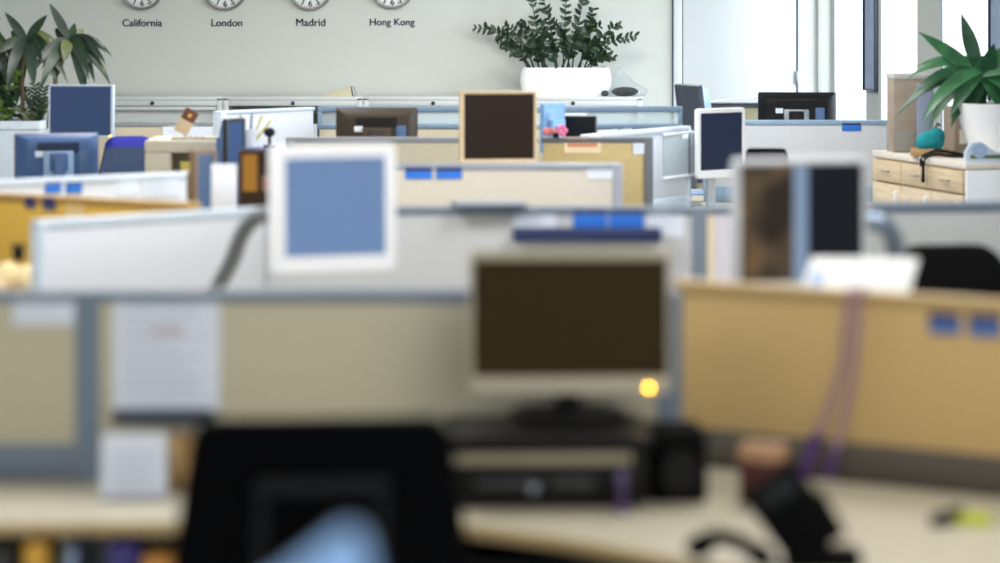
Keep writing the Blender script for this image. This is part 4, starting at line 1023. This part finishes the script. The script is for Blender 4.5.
hb = EYE - 85 / 3000 * 16.5 - CT
MB().box((0, .09, hb / 2), (.225, .17, hb), .004).build('box_body', mat('tan_cardboard', (164, 150, 136), .8, var=.12, scale=9), t)
MB().box((.06, .0, hb / 2 - .02), (.09, .006, hb - .06), .002).build('grey_flap', mat('blue_grey_board', (150, 164, 190), .6), t)
MB().box((0, .09, hb - .012), (.232, .178, .03), .004).build('lid', mat('pale_lid_board', (200, 198, 196), .7), t)
MB().box((-.05, -.0, .06), (.11, .006, .11), .002).build('label_patch', mat('grey_patch', (150, 146, 140), .7), t)
p = cabtop(930, 16.25)
t = thing('tray', 'orange shallow tray on the sideboard under the teal bag', 'tray', p, -10)
q = MB(); q.box((0, 0, .005), (.2, .14, .01), .003); q.box((0, -.068, .02), (.2, .008, .04), .003); q.box((0, .068, .02), (.2, .008, .04), .003); q.box((-.098, 0, .02), (.008, .14, .04), .003); q.box((.098, 0, .02), (.008, .14, .04), .003)
q.build('tray_body', mat('orange_wicker', (188, 150, 100), .7, var=.2), t)
t = thing('pouch', 'teal cloth pouch lying in the orange tray', 'pouch', p + Vector((0, 0, .012)), 10)
q = MB(); q.ball((0, 0, .06), .085, (.95, .6, .72)); q.ball((.035, 0, .09), .05, (1, .7, 1)); q.build('cloth_body', mat('teal_cloth', (18, 140, 150), .8, var=.2, bump=.3), t)
q = MB(); q.tube([(.03, 0, .13), (.04, 0, .16), (.06, 0, .15)], .006, 6); q.build('drawstring', mat('navy_cord', (26, 40, 80), .7), t)
p = cabtop(949, 16.3)
p = cabtop(957, 16.42)
t = thing('magazine_file', 'brown cardboard file standing behind the white plant pot', 'file', p, 8)
MB().box((0, 0, .13), (.09, .22, .26), .004).build('file_body', mat('brown_cardboard', (150, 134, 118), .8), t)
MB().box((0, -.112, .1), (.04, .002, .08)).build('file_label', PAPERW, t)
# plant pot
p = cabtop(1000, 16.05)
rp = thing('potted_plant', 'white round pot of broad glossy leaves on the maple sideboard', 'plant', p, 0)
zp = EYE - 113 / 3000 * 16.05 - CT
q = MB(); q.lathe([(0, 0), (.12, 0), (.15, .01), (.21, zp * .6), (.235, zp), (.215, zp), (.19, zp * .7), (0, zp * .7)]); q.build('pot', mat('white_ceramic', (240, 242, 244), .3, var=.01), rp)
MB().lathe([(0, zp * .93), (.2, zp * .9), (.2, zp * .8), (0, zp * .8)]).build('soil', SOIL, rp)
q = MB(); q.tube([(0, 0, zp * .8), (-.02, 0, zp + .1), (-.06, 0, zp + .16)], .018, 8); q.build('cane', BARK, rp)
lv = [(965, 12, .34), (922, 27, .40), (918, 45, .42), (893, 103, .62), (917, 118, .5), (935, 122, .42), (988, 36, .3), (1003, 40, .32), (1020, 60, .4), (970, 108, .34), (948, 112, .4), (1000, 105, .36), (1030, 90, .42), (905, 66, .46), (945, 98, .38), (1012, 118, .4), (985, 110, .3), (925, 90, .4), (912, 78, .4), (940, 60, .3), (952, 44, .3), (930, 108, .3), (960, 92, .3), (975, 98, .3), (992, 92, .3), (1008, 76, .3), (1016, 96, .3), (955, 118, .3), (978, 50, .3)]
hub = px_local(982, 72, 16.05, rp)
for k, (tx, ty2, ln) in enumerate(lv):
    e = px_local(tx, ty2, 16.05, rp); dv = e - hub; L = dv.length
    dep = random.uniform(-.10, .10); dv.y = dep
    fall = ty2 > 40
    q = MB()
    d0 = dv.normalized() + Vector((0, 0, .55 if fall else .05))
    q.leaf(hub + Vector((random.uniform(-.02, .02), dep * .2, random.uniform(-.03, .02))), d0, L * (1.14 if fall else 1.02), .085 if fall else .085, 1.4 if fall else .1, up=Vector((0, -1, .6)), n=10, fold=.16)
    q.build('leaf', LEAF2 if k % 3 else mat('deep_green_leaf', (32, 78, 48), .35, var=.3, scale=12), rp)
# tape dispenser near the front
p = cabtop(984, 15.68)
t = thing('tape_dispenser', 'pale blue desk tape dispenser in front of the white plant pot', 'dispenser', p, 4)
q = MB(); q.loft([[(-.10, y, 0), (.10, y, 0), (.11, y, .035), (.05, y, .055), (-.02, y, .105), (-.07, y, .10), (-.10, y, .05)] for y in (-.03, .03)]); q.build('body', mat('pale_blue_grey_plastic', (190, 204, 222), .35), t)
q = MB(); q.cyl((-.03, -.034, .06), (-.03, .034, .06), .04, n=24); q.build('tape_roll', mat('clear_tape', (150, 176, 206), .3), t)
MB().box((.0, -.031, .028), (.16, .004, .02), .002).build('green_stripe', mat('olive_stripe', (96, 108, 70), .6), t)
p = cabtop(997, 15.64)
t = thing('jar', 'small dark jar at right edge on the near end of the sideboard', 'jar', p + Vector((.06, 0, 0)), 0)
MB().lathe([(0, 0), (.03, 0), (.034, .006), (.034, .075), (.026, .085), (0, .085)]).build('glass', mat('dark_amber_glass', (44, 34, 26), .15), t)
MB().lathe([(0, .083), (.029, .083), (.029, .1), (0, .102)]).build('lid', BLACK, t)
# dangling cable
p = cabtop(938, 16.0)
t = thing('cable', 'black cable draped over the front edge of the maple sideboard', 'cable', (0, 0, 0), 0)
def cp(px, py, Y): return tuple(at(px, py, Y))
ex = fa + dirn * (CL * .62)
nn = Vector((dirn.y, -dirn.x, 0))
a0 = ex + nn * .03
q = MB()
q.tube([(ex.x + .24, ex.y + .02, CT + .010), (ex.x + .10, ex.y - .03, CT + .012), (ex.x + .03, ex.y - .02, CT + .02), (a0.x, a0.y, CT - .005), (a0.x - .01, a0.y, CT - .09)], .009, 8, 6)
q.build('cord', BLACK, t)
q = MB(); q.tube([(ex.x + .2, ex.y + .05, CT + .011), (ex.x + .06, ex.y + .05, CT + .035), (ex.x + .02, ex.y + .04, CT + .03), (a0.x - .01, a0.y + .05, CT), (a0.x - .012, a0.y + .05, CT - .05)], .008, 8, 6); q.build('cord', BLACK, t)
q = MB(); q.box((a0.x - .01, a0.y, CT - .11), (.02, .02, .045), .005); q.build('plug', BLACK, t)

# white drawing board lying on olive partition
t = thing('white_board', 'slanted white board resting on the short olive partition by the door', 'board', (1.46, 18.98, 1.2325), 0)
q = MB(); q.loft([[(-.24, y, 0), (.26, y, 0), (.26, y, .055), (-.24, y, .004)] for y in (-.05, .05)]); q.build('sheet', PAPER, t)
q = MB(); q.box((0, -.054, .004), (.5, .008, .008), .002); q.build('lip', STEEL, t)

# ------------------------------------------------------------------ plants at the left in a tall white planter
px0, px1 = at(-40, 130, 16.9).x, at(47, 130, 16.9).x
pl = thing('potted_plant', 'tall white planter of variegated dragon plants at the left edge', 'plant', ((px0 + px1) / 2, 16.85, 0), 0)
pz = EYE - 131 / 3000 * 16.7; pw = px1 - px0
loops = []
for z, g in ((0, .9), (.03, .92), (pz - .05, 1.0), (pz - .045, 1.03), (pz, 1.03), (pz, .95), (pz - .06, .94)):
    loops.append([(x, y_, z) for (x, _, y_) in rrect(pw * g, .34 * g, .03, 0)])
MB().loft(loops).build('planter_box', mat('white_blue_lacquer', (214, 226, 238), .35), pl)
q = MB(); q.loft([[(x, y_, pz - .055) for (x, _, y_) in rrect(pw * .92, .31, .03, 0)], [(x, y_, pz - .03) for (x, _, y_) in rrect(pw * .90, .30, .03, 0)]]); q.build('soil', SOIL, pl)
VAR = mat('variegated_leaf', (92, 100, 58), .45, var=.35, scale=10)
def crown(hx, hy, tips, dy):
    h = px_local(hx, hy, 16.9, pl); h.y = dy
    q = MB(); q.tube([(h.x * .55 + .05, dy * .4, pz - .05), (h.x * .8, dy * .8, (pz + h.z) / 2), (h.x, h.y, h.z)], .012, 8); q.build('cane', BARK, pl)
    for k, (tx, ty2) in enumerate(tips):
        e = px_local(tx, ty2, 16.9, pl); dv = e - h; dv.y = random.uniform(-.12, .05); L = dv.length
        up_ = ty2 < hy
        d0 = dv.normalized() + Vector((0, 0, .1 if up_ else .9))
        q = MB(); q.leaf(h + Vector((0, 0, random.uniform(-.02, .02))), d0, L * (1.06 if up_ else 1.2),   .052 if ty2 < hy - 20 else .072, .2 if up_ else 1.7, up=Vector((.1, -1, .35)), n=10, fold=.12, tip=.8)
        q.build('leaf', (LEAFGREY, LEAF, LEAFGREY, VAR, LEAF)[k % 5], pl)
crown(71, 43, [(53, 8), (76, 22), (57, 31), (83, 31), (110, 62), (108, 55), (93, 83), (84, 85), (70, 66), (62, 84), (78, 86), (88, 70), (100, 66), (55, 70), (66, 88), (80, 60), (74, 92), (90, 92), (98, 78), (60, 94), (50, 84), (84, 74), (104, 72)], -.02)
crown(30, 42, [(12, 13), (50, 18), (14, 30), (60, 42), (52, 52), (10, 88), (20, 96), (24, 90), (38, 78), (44, 86), (32, 70), (4, 60), (46, 60), (0, 44), (50, 82), (16, 70), (28, 94), (36, 92), (58, 66), (56, 88), (10, 74), (42, 70)], -.06)
crown(-14, 34, [(-4, 2), (3, 20), (8, 40), (6, 62), (-2, 70), (4, 84), (-30, 20), (-30, 60), (2, 30), (9, 52), (-6, 90)], -.02)
# bushy bright foliage below
for k in range(18):
    b0 = Vector((random.uniform(-pw * .4, pw * .12), random.uniform(-.12, .12), pz - .04))
    e = px_local(random.uniform(-14, 20), random.uniform(58, 118), 16.9, pl); e.y = b0.y - .05
    pts = [b0.lerp(e, u) + Vector((0, 0, .06 * math.sin(math.pi * u))) for u in [i / 6 for i in range(7)]]
    q = MB(); q.tube(pts, [.004, .0015], 5, 1)
    for i in range(1, 7):
        for sg in (-1, 1):
            for rr in (0, 1): q.leaf(pts[i], Vector((sg * .8, random.uniform(-.6, .3), random.uniform(-.2, .7))), random.uniform(.045, .07), .026, .6, up=Vector((0, -1, .5)), n=4)
    q.build('sprig', LEAF3 if k % 4 == 0 else LEAF, pl)
# fine leaved fronds left of the blue screened monitor
for k, (tx, ty2) in enumerate([(27, 93), (38, 86), (48, 88), (22, 108), (34, 100), (44, 100), (52, 100), (28, 116), (18, 116), (42, 112)]):
    b0 = px_local(40 - k * .6, 126, 16.9, pl); b0.y = random.uniform(-.1, .1); b0.x = min(b0.x, pw * .44); b0.z = pz - .04
    e = px_local(tx, ty2, 16.9, pl); e.y = b0.y - .03
    pts = [b0.lerp(e, u) + Vector((0, 0, .02 * math.sin(math.pi * u))) for u in [i / 8 for i in range(9)]]
    q = MB(); q.tube(pts, [.004, .0015], 5, 1)
    for i in range(1, 9):
        for sg in (-1, 1): q.leaf(pts[i], (pts[i] - pts[i - 1]).normalized() * .6 + Vector((sg * .8, random.uniform(-.5, .3), .25)), random.uniform(.04, .055), .015, .4, up=Vector((0, -1, .4)), n=4)
    q.build('frond', LEAF if k % 3 else mat('olive_leaf', (88, 96, 60), .5, var=.3), pl)
